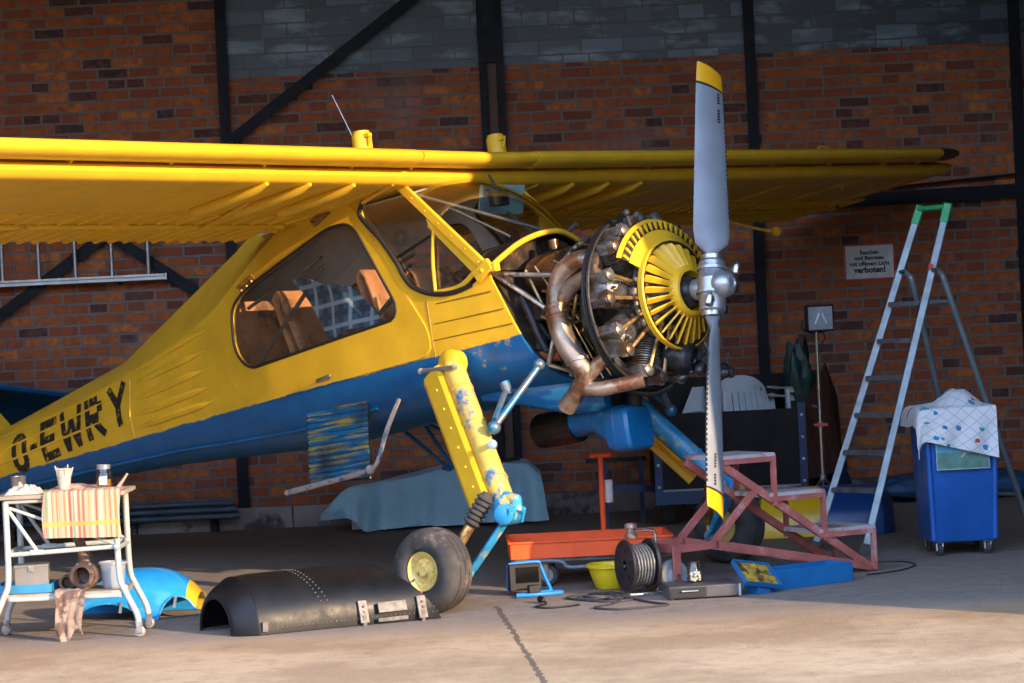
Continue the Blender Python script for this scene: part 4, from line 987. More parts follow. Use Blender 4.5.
# ---- utility cart at the left edge
CX, CY = -2.44, 15.12
cart = thing('utility_cart', 'old white tubular utility cart on casters holding rags and engine parts', 'cart', (CX,CY,0))
zt, zs = .755, .235
fl, frr, dp = -.30, .285, .42       # left / right leg offsets, depth
for x, sx in ((fl,-1),(frr,1)):
    for y, sy in ((-.20,-1),(.20,1)):
        m = MB(); m.tube(smooth_pts([V(x,y,zt),V(x,y,.55),V(x+sx*.005,y,.33),V(x+sx*.03,y,.25),V(x+sx*.085,y,.13),V(x+sx*.095,y,.065)], 4), .017, 10)
        lg = m.build('leg', M_white, cart)
        c = MB(); c.lathe([(0,-.012),(.026,-.012),(.03,-.006),(.03,.006),(.026,.012),(0,.012)], 16, (x+sx*.10,y,.031), (.5,1,0)); c.build('caster', M_castr, lg)
        b = MB(); b.box((x+sx*.097,y-.018,.05), (.03,.006,.055)); b.box((x+sx*.097,y+.018,.05), (.03,.006,.055)); b.box((x+sx*.097,y,.08), (.035,.045,.008)); b.build('caster_fork', M_steel, lg)
m = MB()
for y in (-.20,.20): m.tube([V(fl,y,zt),V(frr,y,zt)], .014, 8); m.tube([V(fl,y,.47),V(frr,y,.49)], .013, 8); m.tube([V(fl,y,zs-.005),V(frr,y,zs-.005)], .013, 8)
for x in (fl, frr): m.tube([V(x,-.2,zt),V(x,.2,zt)], .014, 8); m.tube([V(x,-.2,.48),V(x,.2,.48)], .013, 8); m.tube([V(x,-.2,zs-.005),V(x,.2,zs-.005)], .013, 8)
m.tube([V(frr,.2,.12),V(frr+.03,-.17,.27)], .012, 8)
m.build('frame_rail', M_white, cart)
for y in (-.20,.20):
    m = MB(); m.tube([V(fl,y,.73),V(fl+.16,y,.48)], .011, 8); m.tube([V(fl+.02,y,.72),V(frr,y,.50)], .009, 8); m.box((fl+.155,y,.48), (.07,.03,.025)); m.ball(V(frr,y-.02,.49), .02, 8); m.build('cross_brace', M_white, cart)
MB().box((-.01,0,zt+.02), (.70,.46,.022)).build('top_shelf', M_board, cart, bevel=.004)
MB().box((-.01,0,zs+.012), (.64,.40,.018)).build('bottom_shelf', M_board, cart, bevel=.004)
ZT, ZS = zt+.0315, zs+.0215
def stripes():
    m, t, b = new_mat('striped tea towel'); x = t.xyz()
    s = t.ramp(t.math('FRACT', t.math('MULTIPLY', x[0], 7.3)), [(0,(.42,.13,.085)),(.12,(.46,.30,.19)),(.25,(.34,.20,.07)),(.36,(.48,.34,.24)),(.48,(.40,.09,.07)),(.6,(.16,.27,.14)),(.7,(.48,.36,.26)),(.82,(.36,.13,.10)),(.92,(.46,.32,.12))], 'CONSTANT')
    f2 = t.math('FRACT', t.math('MULTIPLY', x[0], 41)); s = t.mix(t.math('MULTIPLY', t.math('GREATER_THAN', f2, .6), .5), s, (.50,.38,.28))
    # two pale cross bands
    band = t.math('LESS_THAN', t.math('ABSOLUTE', t.math('ADD', x[2], .16)), .012); s = t.mix(t.math('MULTIPLY', band, .85), s, (.52,.30,.06))
    t.set(b.inputs['Base Color'], s); b.inputs['Roughness'].default_value = .95; return m
tw_ = MB()
def twf(u, v):
    x = lerp(-.205,.205,u) + .01*math.sin(6*v); s = v*.44
    k = s - .17
    if k < 0: p = V(x, -.09+(-.14)*(s/.17), .008+.006*math.sin(14*u+5*v)**2)
    else:
        a = min(k/.03, PI/2); rest = max(0, k-.03*PI/2)
        p = V(x, -.23-.016*math.sin(a)-.01*math.sin(9*u+2)*min(1, rest*8), .008-.016*(1-math.cos(a))-rest*(1+.05*u))
    return p
tw_.sheet(twf, 26, 26, .005)
o = tw_.build('tea_towel', stripes(), loc=(CX+.115,CY,ZT-.001)); o.rotation_euler = (0,0,.0)
tag(o, 'striped tea towel hanging over the front edge of the white cart', 'towel')
def crumple(name, label, cat, loc, d, m, seed, hang=None):
    b = MB()
    def fn(u, v):
        x = (u-.5)*d[0]; y = (v-.5)*d[1]
        e = max(abs(u-.5), abs(v-.5))*2
        h = d[2]*(1-e**3)*(.55+.45*noise.noise(V(u*4+seed,v*4,seed))+.35*noise.noise(V(u*9,v*9+seed,3)))
        return V(x*(1+.15*noise.noise(V(u*3,seed,v*3))), y, max(.002, h))
    b.sheet(fn, 22, 22, .004); o = b.build(name, m, loc=loc, smooth=60); return tag(o, label, cat)
M_paper = pm('crumpled white paper', (.46,.41,.35), .9, 0, .12, 12, .1, 60, (.30,.20,.14), .2, 12)
M_rag = pm('dirty rag', (.34,.25,.19), .95, 0, .3, 7, .3, 80, (.13,.08,.06), .5, 8)
crumple('paper_towel', 'crumpled white paper towel lying beside the tin on the cart', 'paper towel', (CX-.215,CY-.10,ZT), (.19,.16,.075), M_paper, 2.1)
crumple('cleaning_rag', 'pinkish crumpled rag lying between the tin and the glass jar', 'rag', (CX+.02,CY+.11,ZT), (.28,.16,.045), pm('pinkish rag', (.40,.25,.19), .95, 0, .25, 8, .2, 60), 5.3)
t = thing('tin_can', 'open bare metal tin can at the left end of the cart top', 'can', (CX-.27,CY+.06,ZT))
MB().lathe([(0,0),(.040,0),(.042,.004),(.040,.02),(.0405,.022),(.040,.04),(.0405,.042),(.040,.085),(.0425,.089),(.038,.089),(.037,.01),(0,.01)], 28).build('body', M_steel, t)
MB().lathe([(.037,.06),(.030,.058),(0,.056)], 20).build('dark_contents', M_dk, t)
t = thing('paper_cup', 'tapered white paper cup standing on the cart top', 'cup', (CX-.005,CY-.05,ZT+.012))
MB().lathe([(0,0),(.030,0),(.042,.105),(.045,.107),(.044,.112),(.040,.108),(.028,.004),(0,.004)], 28).build('body', pm('printed paper cup', (.50,.42,.34), .6, 0, .05, 9, 0, 60, (.35,.18,.14), .3, 30), t)
m = MB()
for k in range(5): a = k*1.25; m.tube([V(.02*math.cos(a),.02*math.sin(a),.02),V(.05*math.cos(a),.05*math.sin(a),.118+.012*(k%2))], .004, 6)
m.build('tissue', M_paper, t)
t = thing('glass_jar', 'small glass jar with amber liquid on the cart above the towel', 'jar', (CX+.205,CY-.02,ZT+.010))
M_jar = glass_mat('jar glass', (.97,.97,.95), .03, 1.5, 1.2)
MB().lathe([(0,.0),(.038,0),(.043,.008),(.043,.07),(.036,.085),(.033,.092),(.033,.118),(.036,.12),(.036,.127),(.031,.127),(.030,.09),(.039,.07),(.039,.008),(0,.006)], 28).build('body', M_jar, t)
MB().lathe([(0,.008),(.038,.009),(.038,.045),(0,.045)], 24).build('liquid', pm('amber oil', (.30,.15,.03), .1), t)
MB().lathe([(.0365,.100),(.0375,.101),(.0375,.123),(.0365,.124)], 24).build('metal_ring', M_alu, t)
MB().sheet(lambda u, v: V(.0445*math.sin(lerp(-.5,.5,u)), -.0445*math.cos(lerp(-.5,.5,u)), lerp(.018,.062,v)), 8, 2, .001).build('paper_label', pm('pale label', (.62,.64,.66), .7, 0, .1, 20, 0, 60, (.12,.14,.25), .35, 60), t)
t = thing('paint_brush', 'pale handled brush leaning at the right end of the cart top', 'brush', (CX+.29,CY-.10,ZT))
MB().tube([V(0,0,.012),V(.03,.0,.05),V(.055,.0,.085)], [.012,.008,.006], 8).build('handle', M_board, t); MB().box((-.015,0,.007), (.05,.03,.014)).build('bristles', pm('bristle', (.40,.36,.30), .9), t)
# lower shelf of the cart
t = thing('parts_box', 'small grey metal box on the lower shelf of the cart', 'box', (CX-.205,CY-.03,ZS+.017), .1)
MB().box((0,0,.062), (.18,.15,.115)).build('body', pm('grey box paint', (.19,.18,.165), .6, 0, .12, 6, 0, 60, (.25,.2,.16), .25, 8), t, bevel=.005)
MB().box((0,0,.124), (.185,.155,.014)).build('lid', pm('grey lid', (.22,.21,.19), .6), t, bevel=.004)
cl = MB(); cl.box((0,-.079,.11), (.03,.006,.03)); cl.build('clasp', M_steel, t)
t = thing('drip_tray', 'light blue metal tray beneath the small grey box', 'tray', (CX-.235,CY-.03,ZS))
m = MB(); m.box((0,0,.006), (.30,.26,.010))
for c, d in (((0,-.13,.025),(.30,.006,.045)),((0,.13,.025),(.30,.006,.045)),((-.15,0,.025),(.006,.26,.045)),((.15,0,.025),(.006,.26,.045))): m.box(c, d)
m.build('pan', pm('light blue tray paint', (.03,.21,.38), .45, 0, .12, 8), t)
t = thing('engine_pump', 'greasy brown engine pump with a round flanged mouth on the lower shelf', 'engine part', (CX+.105,CY-.045,ZS), 0)
M_grs = pm('greasy brown casting', (.075,.048,.036), .45, .4, .4, 12, .2, 60, (.30,.16,.08), .35, 9)
m = MB(); m.lathe([(.0,.12),(.05,.12),(.055,.10),(.055,-.05),(.074,-.055),(.074,-.085),(.060,-.09),(.060,-.12),(.066,-.125),(.066,-.14),(.045,-.14),(.042,-.06),(0,-.05)], 28, (0,0,.078), (.15,1,-.05)); m.build('housing', M_grs, t)
m = MB(); m.lathe([(0,-.02),(.04,-.02),(.042,.05),(.033,.07),(.033,.10),(.028,.105),(.028,.145),(.034,.148),(.034,.165),(0,.165)], 20, (-.01,.03,.12), (-.28,-.02,1)); m.build('neck', pm('rusty neck', (.20,.11,.065), .5, .4, .4, 12), t)
m = MB(); m.lathe([(0,.08),(.035,.08),(.038,-.02),(.044,-.03),(.044,-.06),(.030,-.06),(.028,-.02),(0,-.02)], 20, (-.105,-.02,.046), (.1,1,0)); m.tube(smooth_pts([V(-.10,.06,.05),V(-.05,.09,.07),V(0,.06,.08)], 5), .026, 10); m.build('side_port', M_grs, t)
m = MB()
for k in range(6): a = 2*PI*k/6; m.lathe([(0,-.095),(.008,-.095),(.008,-.085),(0,-.085)], 6, (.066*math.cos(a),.0,.078+.066*math.sin(a)), (.15,1,-.05))
m.build('bolt', M_steel, t)
t = thing('plastic_tub', 'clear plastic tub at the right end of the lower cart shelf', 'tub', (CX+.235,CY-.05,ZS))
MB().lathe([(0,0),(.056,0),(.058,.004),(.070,.125),(.078,.128),(.078,.142),(.074,.142),(.072,.132),(.067,.126),(.055,.008),(0,.006)], 30).build('body', cloudy_mat('cloudy plastic', (.42,.46,.50), .5), t)
MB().tube([V(.076*math.cos(a),.076*math.sin(a),.135-.02*math.sin(a)) for a in [PI*k/14 for k in range(15)]], .0025, 6).build('handle', M_alu, t)
rg_ = MB()
def rgf(u, v):
    x = (u-.5)*(.17-.04*v); s = v*.37-.07
    k = abs(math.sin(u*7+1.6*math.sin(3*v)))*.013+.006*math.sin(u*19+v*5)
    if s < 0: return V(x, -s*1.0, .006+k*.5)
    a = min(s/.02, PI/2); r = max(0, s-.03); return V(x+.02*math.sin(5*v+1)*v, -.02*math.sin(a)-k, .006-.02*(1-math.cos(a))-r*(.82+.16*math.sin(u*6)))
rg_.sheet(rgf, 24, 20, .004); o = rg_.build('hanging_rag', M_rag, loc=(CX+.025,CY-.215,ZS+.002), smooth=60); tag(o, 'dirty beige rag hanging off the lower shelf of the cart', 'rag')
crumple('oily_rag', 'brown oily rag crumpled behind the engine pump on the lower shelf', 'rag', (CX-.005,CY+.10,ZS+.002), (.14,.10,.10), pm('oily brown rag', (.26,.13,.06), .9, 0, .4, 8, .3, 60), 9.2)

# ---- removed cowling shells lying on the floor
def shell(name, label, cat, loc, rz, Ls, W, H, mats, arch=.55, taper=.10, nose=.12, slant=.2, yellow=None, n1=30, n2=14):
    """half-tunnel cowling: axis along local -x from the open nose at x=0; returns its root"""
    t = thing(name, label, cat, loc, rz)
    def prof(ph, s): return V(0, -W*s*math.copysign(abs(math.cos(ph)), math.cos(ph)), H*s*abs(math.sin(ph))**.95)
    def fn(u, v):
        ph = PI*v; sw = math.sin(ph)
        x = Ls*u*(1-slant*sw); s = 1-taper*u*u
        s *= 1-.05*math.exp(-u*14)
        p = prof(ph, s); p.z = min(p.z, H*.99*abs(math.sin(ph))**.85) if taper < 0 else p.z; p.x = x + .02; p.z += .004
        return p
    m = MB(); m.sheet(fn, n2, n1, .006)
    body = m.build('shell', mats[0], t, smooth=60)
    def nf(u, v):
        ph = PI*v; s = lerp(.95, arch, u); p = prof(ph, s); p.x = .02 - nose*math.sin(u*PI*.5)*.55 + .0; p.z += .004; return p
    m = MB(); m.sheet(nf, 8, n1, .006); m.tube([nf(1, k/30) for k in range(31)], .008, 8); m.tube([nf(0, k/30) for k in range(31)], .006, 8)
    m.build('nose_lip', mats[1], t, smooth=60)
    return t, fn
M_cowl = pm('black glossy cowling paint', (.008,.009,.011), .42, 0, .3, 5, .05, 25, (.04,.04,.04), .12, 9, spec=.25)
t, fn = shell('engine_cowling', 'black riveted engine cowling shell lying on the sunlit floor', 'cowling', (-1.57,14.95,0), math.radians(31), 1.02, .31, .30, (M_cowl, M_cowl), arch=.62, taper=-.42, nose=.20, slant=.22)
M_dull = pm('dull rivet metal', (.16,.15,.14), .5, .3, .3, 20)
rv = MB()
for u in (.40,.44):
    rv = MB()
    for k in range(34): rv.ball(fn(u, .03+.94*k/33), .0045, 6)
    rv.build('rivet_row', M_dull, t)
for v in (.03,.055,.97):
    rv = MB()
    for k in range(40): rv.ball(fn(k/39, v), .004, 6)
    rv.build('rivet_row', M_dull, t)
for u in (.60,.93):
    h = MB(); p = fn(u, .06); h.box(p+V(0,-.012,.0), (.05,.012,.12), Matrix.Rotation(-.25,3,'X')); h.box(p+V(0,-.02,-.05), (.02,.02,.06)); 
    for q in (-.03,0,.03): h.ball(p+V(0,-.02,q), .007, 6)
    h.build('latch', M_dull, t)
h = MB(); p = fn(.76, .055); h.box(p+V(0,-.014,.02), (.17,.012,.055), Matrix.Rotation(-.3,3,'X')); h.box(p+V(0,-.02,-.045), (.18,.01,.02)); h.build('access_plate', M_dull, t)
h = MB(); p = fn(.02, .02); h.box(p+V(.01,-.008,.02), (.03,.012,.05)); h.build('corner_bracket', M_dull, t)
def cowl_blue(band):
    m, tt, b = new_mat('glossy blue cowling paint with yellow band'); x = tt.xyz()
    c = tt.mix(tt.maprange(tt.noise(6,4), .3, .7), (.01,.22,.60), (.02,.30,.72)); c = tt.mix(tt.math(band[0], x[0], band[1]), c, (.70,.42,.02))
    tt.set(b.inputs['Base Color'], c); b.inputs['Roughness'].default_value = .22; b.inputs['Coat Weight'].default_value = .5; return m
# blue nose bowl piece behind the cart
def bowl(name, label, loc, rz, m_, sx=1.0):
    t = thing(name, label, 'cowling', loc, rz)
    def fn(u, v):   # u along, v around; arched cut-outs at both feet
        ph = PI*v; x = lerp(-.36,.36,u)
        e = 1-.55*abs(2*u-1)**3.2
        h = .275*e*math.sin(ph)**.8; y = -.25*math.cos(ph)*(1-.12*abs(2*u-1)**2)
        return V(x*sx, y, .004+h)
    def cut(u, v):
        p = fn(u, v)
        return p
    m = MB()
    nu, nv = 40, 40; idx = {}; P = [[fn(i/nu,j/nv) for j in range(nv+1)] for i in range(nu+1)]
    # near edge is scalloped: lift the low rows to two arches
    for i in range(nu+1):
        u = i/nu; arc = .105*max(0, 1-((u-.30)/.27)**2)**.6 + .13*max(0, 1-((u-.86)/.15)**2)**.6
        for j in range(nv+1):
            v = j/nv; lift = arc
            if v < .5: 
                vv = v/.5; base = lift
                tgt = P[i][nv//2].z
                P[i][j].z = max(P[i][j].z, base+ (tgt-base)*0 if P[i][j].z < base else P[i][j].z)
    Q = P
    m.sheet(lambda a, b: Q[round(a*nu)][round(b*nv)], nu, nv, .005)
    m.build('shell', m_, t, smooth=60)
    m = MB(); m.tube([Q[i][0]+V(0,.0,.0) for i in range(nu+1)], .006, 6); m.build('edge_bead', M_blu2, t)
    for u in (.38,.80):
        p = Q[round(u*nu)][0]; h = MB(); h.box(p+V(.03,-.012,-.02 if p.z > .06 else .02), (.015,.01,.06), Matrix.Rotation(.2,3,'Y')); h.ball(p+V(.03,-.016,.01), .009, 6); h.build('latch', M_alu, t)
    return t
bowl('blue_cowling', 'bright blue cowling half with a yellow end lying behind the white cart', (-2.20,15.98,0), math.radians(-2), cowl_blue(('GREATER_THAN', .30)))

def yb():
    m, tt, b = new_mat('yellow and navy cowling paint'); x = tt.xyz()
    c = tt.mix(tt.math('GREATER_THAN', x[0], .43), (.010,.055,.22), (.75,.46,.012)); tt.set(b.inputs['Base Color'], c); b.inputs['Roughness'].default_value = .3; return m
t, fn = shell('side_cowling', 'yellow and navy blue cowling shell on the floor behind the pink steps', 'cowling', (2.50,19.30,0), math.radians(177), .86, .30, .33, (yb(), M_navy), arch=.62, taper=.05, nose=.14, slant=.06)
for ch in t.children: ch.scale = (1,1,1)

# ---- red trolley with its pull handle
t = thing('tray_trolley', 'long orange red tray trolley with an upright red T handle', 'trolley', (.40,16.82,0), math.radians(1.5))
m = MB(); w2, d2 = .475, .30
m.box((0,0,.176), (2*w2,2*d2,.008))
for c, d in (((0,-d2,.222),(2*w2,.008,.10)),((0,d2,.222),(2*w2,.008,.10)),((-w2,0,.222),(.008,2*d2,.10)),((w2,0,.222),(.008,2*d2,.10))): m.box(c, d)
for c, d in (((0,-d2-.006,.27),(2*w2+.03,.02,.012)),((0,d2+.006,.27),(2*w2+.03,.02,.012)),((-w2-.006,0,.27),(.02,2*d2,.012)),((w2+.006,0,.27),(.02,2*d2,.012))): m.box(c, d)
m.box((-.10,-d2-.005,.222), (.006,.004,.095))
m.build('tray', M_red, t, bevel=.003)
m = MB(); m.tube([V(.115,d2+.03,.17),V(.115,d2+.03,.73)], .017, 12); m.build('handle_pole', M_red, t)
MB().tube([V(.05,d2+.03,.73),V(.18,d2+.03,.73)], .016, 12).build('handle_grip', M_red, t)
MB().lathe([(0,0),(.024,0),(.026,.005),(.026,.13),(.022,.138),(0,.138)], 18, (.158,d2+.03,.44)).build('white_canister', pm('white canister', (.60,.62,.64), .4), t)
m = MB(); m.bar(V(-w2,-d2+.05,.16),V(w2,-d2+.05,.16),.03,.022); m.bar(V(-w2,d2-.05,.16),V(w2,d2-.05,.16),.03,.022); m.bar(V(-w2+.03,-d2,.155),V(-w2+.03,d2,.155),.03,.02)
m.tube(smooth_pts([V(-w2+.02,-d2-.01,.155),V(-.20,-d2-.01,.155),V(-.14,-d2-.01,.115),V(.0,-d2-.01,.115),V(w2-.1,-d2-.01,.125)], 4), .014, 10); m.build('chassis', pm('grey blue steel', (.16,.20,.23), .5, .4, .25, 8), t)
for x, y in ((-.26,-.22),(-.26,.2),(.34,-.12),(.34,.2)):
    w_ = MB(); w_.lathe([(.02,-.02),(.045,-.02),(.062,-.018),(.066,-.008),(.066,.008),(.062,.018),(.045,.02),(.02,.02)], 24, (x,y,.067), (.35,1,0)); wo = w_.build('wheel', M_rub, t)
    h = MB(); h.lathe([(0,-.022),(.04,-.022),(.042,0),(.04,.022),(0,.022)], 18, (x,y,.067), (.35,1,0)); h.build('wheel_disc', M_alu, wo)
    h = MB(); h.box((x-.012,y-.034,.105), (.03,.006,.09), Matrix.Rotation(.3,3,'Z')); h.box((x+.008,y+.034,.105), (.03,.006,.09), Matrix.Rotation(.3,3,'Z')); h.box((x,y,.147), (.07,.08,.006)); h.build('caster_fork', M_steel, wo)
# ---- floodlight lying in front
t = thing('work_light', 'black work light in a bent blue tube stand at the tray corner', 'work light', (.05,16.16,0), math.radians(12))
m = MB(); m.box((-.045,0,.105), (.185,.07,.15)); 
for k in range(5): m.box((-.035,.045,.075+.02*k), (.15,.03,.006))
m.build('housing', M_blk, t, bevel=.012)
MB().box((-.035,-.037,.118), (.135,.004,.09)).build('lens', glass_mat('smoked lens', (.35,.30,.28), .1, 1.5, 1.5), t)
m = MB(); m.box((-.035,-.033,.118), (.13,.003,.085)); m.build('reflector', pm('dull reflector', (.20,.15,.14), .35, .5, .3, 12), t)
m = MB(); m.tube(smooth_pts([V(-.13,.03,.178),V(.03,.03,.185),V(.055,.03,.17),V(.075,.0,.10),V(.095,-.04,.035),V(.085,-.06,.018),V(-.0,-.06,.015)], 4), .011, 10); m.tube([V(-.13,.03,.178),V(-.13,.06,.02)], .011, 8)
m.build('stand_tube', pm('bright blue tube', (.02,.22,.62), .35), t)
m = MB(); m.tube(smooth_pts([V(-.13,-.16,.014),V(-.02,-.17,.014),V(.12,-.14,.014),V(.14,-.10,.014),V(.02,-.11,.014),V(-.12,-.12,.014)], 4), .012, 8); m.build('foot_tube', pm('bright blue tube', (.02,.22,.62), .35), t)
MB().box((-.02,-.13,.045), (.07,.05,.045)).build('junction_box', M_blk, t, bevel=.006)
t = thing('plastic_bowl', 'yellow plastic bowl beneath the front edge of the red tray', 'bowl', (.515,16.29,0))
MB().lathe([(0,.0),(.085,.0),(.10,.012),(.128,.10),(.134,.132),(.146,.134),(.148,.142),(.142,.147),(.128,.143),(.122,.10),(.094,.018),(0,.010)], 36).build('body', pm('yellow plastic', (.78,.60,.015), .35, 0, .06, 6, 0, 60, (.30,.2,.05), .15, 14), t)
MB().lathe([(.134,.128),(.150,.128),(.150,.134),(.134,.134)], 36).build('rim', pm('yellow plastic rim', (.80,.64,.03), .35), t)
# ---- cable reel
t = thing('cable_reel', 'black cable drum wound with grey cable in a silver tube stand', 'cable reel', (.655,15.90,0), math.radians(21))
ax = (1,0,0)
for s in (-1, 1):
    m = MB(); m.lathe([(.03,-.006),(.135,-.006),(.145,-.010),(.149,0),(.145,.010),(.135,.006),(.03,.006),(.03,-.006)], 40, (s*.075,0,.165), ax)
    for k in range(5): a = 2*PI*k/5; m.lathe([(.0,s*.008),(.012,s*.008),(.012,s*.011),(0,s*.011)], 10, (s*.075,.08*math.sin(a),.165+.08*math.cos(a)), ax)
    m.build('flange', pm('black drum plastic', (.018,.018,.02), .45, 0, .3, 9), t)
cb_ = MB(); pts = []
for k in range(420):
    a = k*.42; lay = k//105; q_ = (k % 105)/105; xx = lerp(-.065,.065, q_ if lay % 2 == 0 else 1-q_); r = .07+.014*lay + .004*math.sin(k*1.7)
    pts.append(V(xx, r*math.sin(a), .165+r*math.cos(a)))
cb_.tube(pts, .0075, 6); cb_.lathe([(.07,-.07),(.095,-.07),(.095,.07),(.07,.07)], 24, (0,0,.165), ax, 0); cb_.build('wound_cable', pm('wound grey cable', (.12,.125,.13), .45, 0, .25, 30), t)
fr_ = MB(); fr_.tube(smooth_pts([V(-.105,.10,.012),V(-.105,-.10,.012),V(.0,-.13,.012),V(.115,-.10,.012),V(.115,.10,.012)], 4), .009, 8)
fr_.tube(smooth_pts([V(.115,0,.012),V(.115,0,.30),V(.11,0,.345),V(.08,0,.36),V(-.02,0,.36)], 4), .010, 8); fr_.tube([V(-.085,0,.165),V(.115,0,.165)], .009, 8)
fr_.build('stand_frame', M_chr, t)
m = MB(); m.lathe([(0,-.045),(.033,-.045),(.036,-.04),(.036,-.02),(.026,-.018),(.026,.012),(.036,.014),(.036,.034),(.02,.042),(0,.042)], 18, (-.035,0,.365)); m.build('grip', pm('brown grip', (.20,.15,.13), .5, .2, .3, 12), t)
# ---- loose cables on the floor
def cable(name, label, pts, r, m, plug=None):
    t = thing(name, label, 'cable', (pts[0][0], pts[0][1], 0)); o = V(pts[0][0], pts[0][1], 0)
    MB().tube([p-o for p in smooth_pts([V(*p) for p in pts], 7)], r, 7).build('lead', m, t)
    if plug:
        p, d = V(*plug[0])-o, V(*plug[1]).normalized(); b = MB(); b.lathe([(0,-.05),(.010,-.05),(.014,-.03),(.018,-.01),(.020,.02),(.016,.025),(0,.025)], 12, p, d)
        b.build('plug', M_blk, t); q = MB(); sdx = d.cross(V(0,0,1))
        for s in (-1, 1): q.tube([p+d*.025+sdx*s*.008, p+d*.045+sdx*s*.008], .0025, 6)
        q.build('plug_pin', M_alu, t)
    return t
z = .007
cable('extension_lead', 'tangle of thin black lead on the floor before the yellow bowl', [(.62,15.72,z),(.52,15.60,z),(.42,15.72,z),(.33,15.88,z),(.42,15.95,z+.006),(.52,15.80,z+.01),(.44,15.62,z+.012),(.30,15.70,z),(.36,15.86,z+.012),(.50,15.68,z+.02),(.60,15.56,z),(.46,15.52,z),(.32,15.66,z),(.24,15.80,z),(.30,15.93,z),(.46,15.90,z+.014),(.56,15.74,z+.012),(.50,15.42,z),(.38,15.24,z),(.50,15.10,z),(.66,15.14,z),(.78,15.22,z),(.70,15.36,z),(.60,15.62,z)], .0065, M_cable)
cable('power_lead', 'black lead with a plug lying beside the blue stand foot', [(.10,15.64,.016),(.12,15.55,z),(.06,15.42,z),(.12,15.34,z),(.22,15.36,z),(.30,15.42,z)], .006, M_blk, ((.095,15.665,.021),(-.3,1,0)))
cable('thin_floor_wire', 'thin dark wire trailing over the floor right of the pink steps', [(2.0,16.30,z),(2.2,16.45,z),(2.35,16.75,z),(2.30,17.0,z),(2.15,17.05,z)], .004, M_blk)

# ---- pink steps on a wheel
t = thing('mobile_steps', 'faded pink steel three-tread steps on one grey wheel', 'steps', (.86,15.90,0), math.radians(29))
DP = .36
for b in (0, DP):
    m = MB(); m.bar(V(.34,b,.705),V(1.37,b,.022),.03,.045); m.build('stringer', M_pink, t)
    m = MB(); m.bar(V(.0,b,.245),V(.30,b,.25),.03,.045); m.bar(V(.28,b,.252),V(1.37,b,.030),.03,.045); m.build('base_rail', M_pink, t)
    m = MB(); m.bar(V(.58,b,.545),V(.27,b,.26),.028,.036); m.build('brace', M_pink, t)
MB().bar(V(0,0,.245),V(0,DP,.245),.03,.045).build('cross_rail', M_pink, t); MB().bar(V(1.355,0,.03),V(1.355,DP,.03),.03,.035).build('cross_rail', M_pink, t)
for a0, a1, zz in ((.35,.71,.735),(.66,1.05,.50),(1.0,1.40,.262)):
    m = MB(); m.box(((a0+a1)/2,DP/2,zz), (a1-a0,DP+.05,.022))
    for k in range(4): m.box((lerp(a0,a1,(k+.5)/4),DP/2,zz+.012), ((a1-a0)/4-.01,DP+.04,.006))
    o = m.build('tread', M_pinkt, t)
    e = MB(); e.box(((a0+a1)/2,-.02,zz-.02), (a1-a0,.018,.03)); e.box((a1-.01,DP/2,zz-.02), (.018,DP+.04,.03)); e.build('tread_edge', M_pink, o)
    for b in (-.015, DP+.015):
        zb_ = max(.01, .705-(a1-.34)*.6631-.02); p = MB(); p.bar(V(a1-.012,b,zz-.02),V(a1-.012,b,zb_),.026,.026,(0,1,0)); p.build('tread_post', M_pink, o)
m = MB(); m.box((.0,-.03,.165), (.055,.012,.19)); m.build('wheel_bracket', M_pink, t, bevel=.004)
m = MB(); m.lathe([(.03,-.022),(.06,-.026),(.085,-.024),(.094,-.012),(.094,.012),(.085,.024),(.06,.026),(.03,.022)], 32, (.0,.02,.095), (0,1,0)); wo = m.build('wheel', pm('pale grey rubber', (.20,.22,.24), .6, 0, .2, 8), t)
MB().lathe([(0,-.028),(.035,-.028),(.058,-.020),(.062,-.024),(.062,.0),(0,.0)], 24, (.0,.02,.095), (0,1,0)).build('wheel_disc', pm('grey wheel disc', (.34,.37,.40), .5), wo)
MB().lathe([(0,0),(.012,0),(.012,.012),(0,.012)], 6, (0,-.036,.095), (0,-1,0)).build('axle_bolt', M_steel, wo)

# ---- flat case with a jar
t = thing('flat_case', 'flat dark grey case on the floor before the grey wheel', 'case', (.985,15.62,0), math.radians(5))
MB().box((0,0,.042), (.40,.30,.07)).build('body', pm('grey case lid', (.065,.065,.072), .5, .2, .2, 6), t, bevel=.008)
MB().box((-.09,-.152,.042), (.20,.006,.050)).build('front_panel', M_blk, t)
MB().tube([V(-.13,-.158,.05),V(-.13,-.17,.05),V(-.04,-.17,.05),V(-.04,-.158,.05)], .004, 6).build('handle', M_alu, t)
m = MB(); m.box((.197,-.147,.042), (.012,.012,.066)); m.build('corner_guard', M_alu, t)
M4 = [(-.18,-.13),(.18,-.13),(-.18,.13),(.18,.13)]
for x, y in M4: MB().lathe([(0,0),(.012,0),(.012,.008),(0,.008)], 10, (x,y,0)).build('rubber_foot', M_rub, t)
t = thing('screw_jar', 'clear glass jar with white tablets standing on the flat case', 'jar', (.955,15.63,.079))
MB().lathe([(0,0),(.040,0),(.044,.006),(.044,.075),(.034,.095),(.032,.115),(.035,.117),(.030,.117),(.029,.095),(.040,.073),(.040,.008),(0,.005)], 26).build('body', M_jar, t)
m = MB(); random.seed(5)
for k in range(34): a = random.random()*6.28; r = .032*random.random()**.5; m.ball(V(r*math.cos(a), r*math.sin(a), .012+.045*random.random()), .008, 6)
o = m.build('white_contents', pm('white pellets', (.66,.62,.54), .6, 0, .1, 30, 0, 60, (.15,.12,.1), .2, 60), t); o['kind'] = 'stuff'
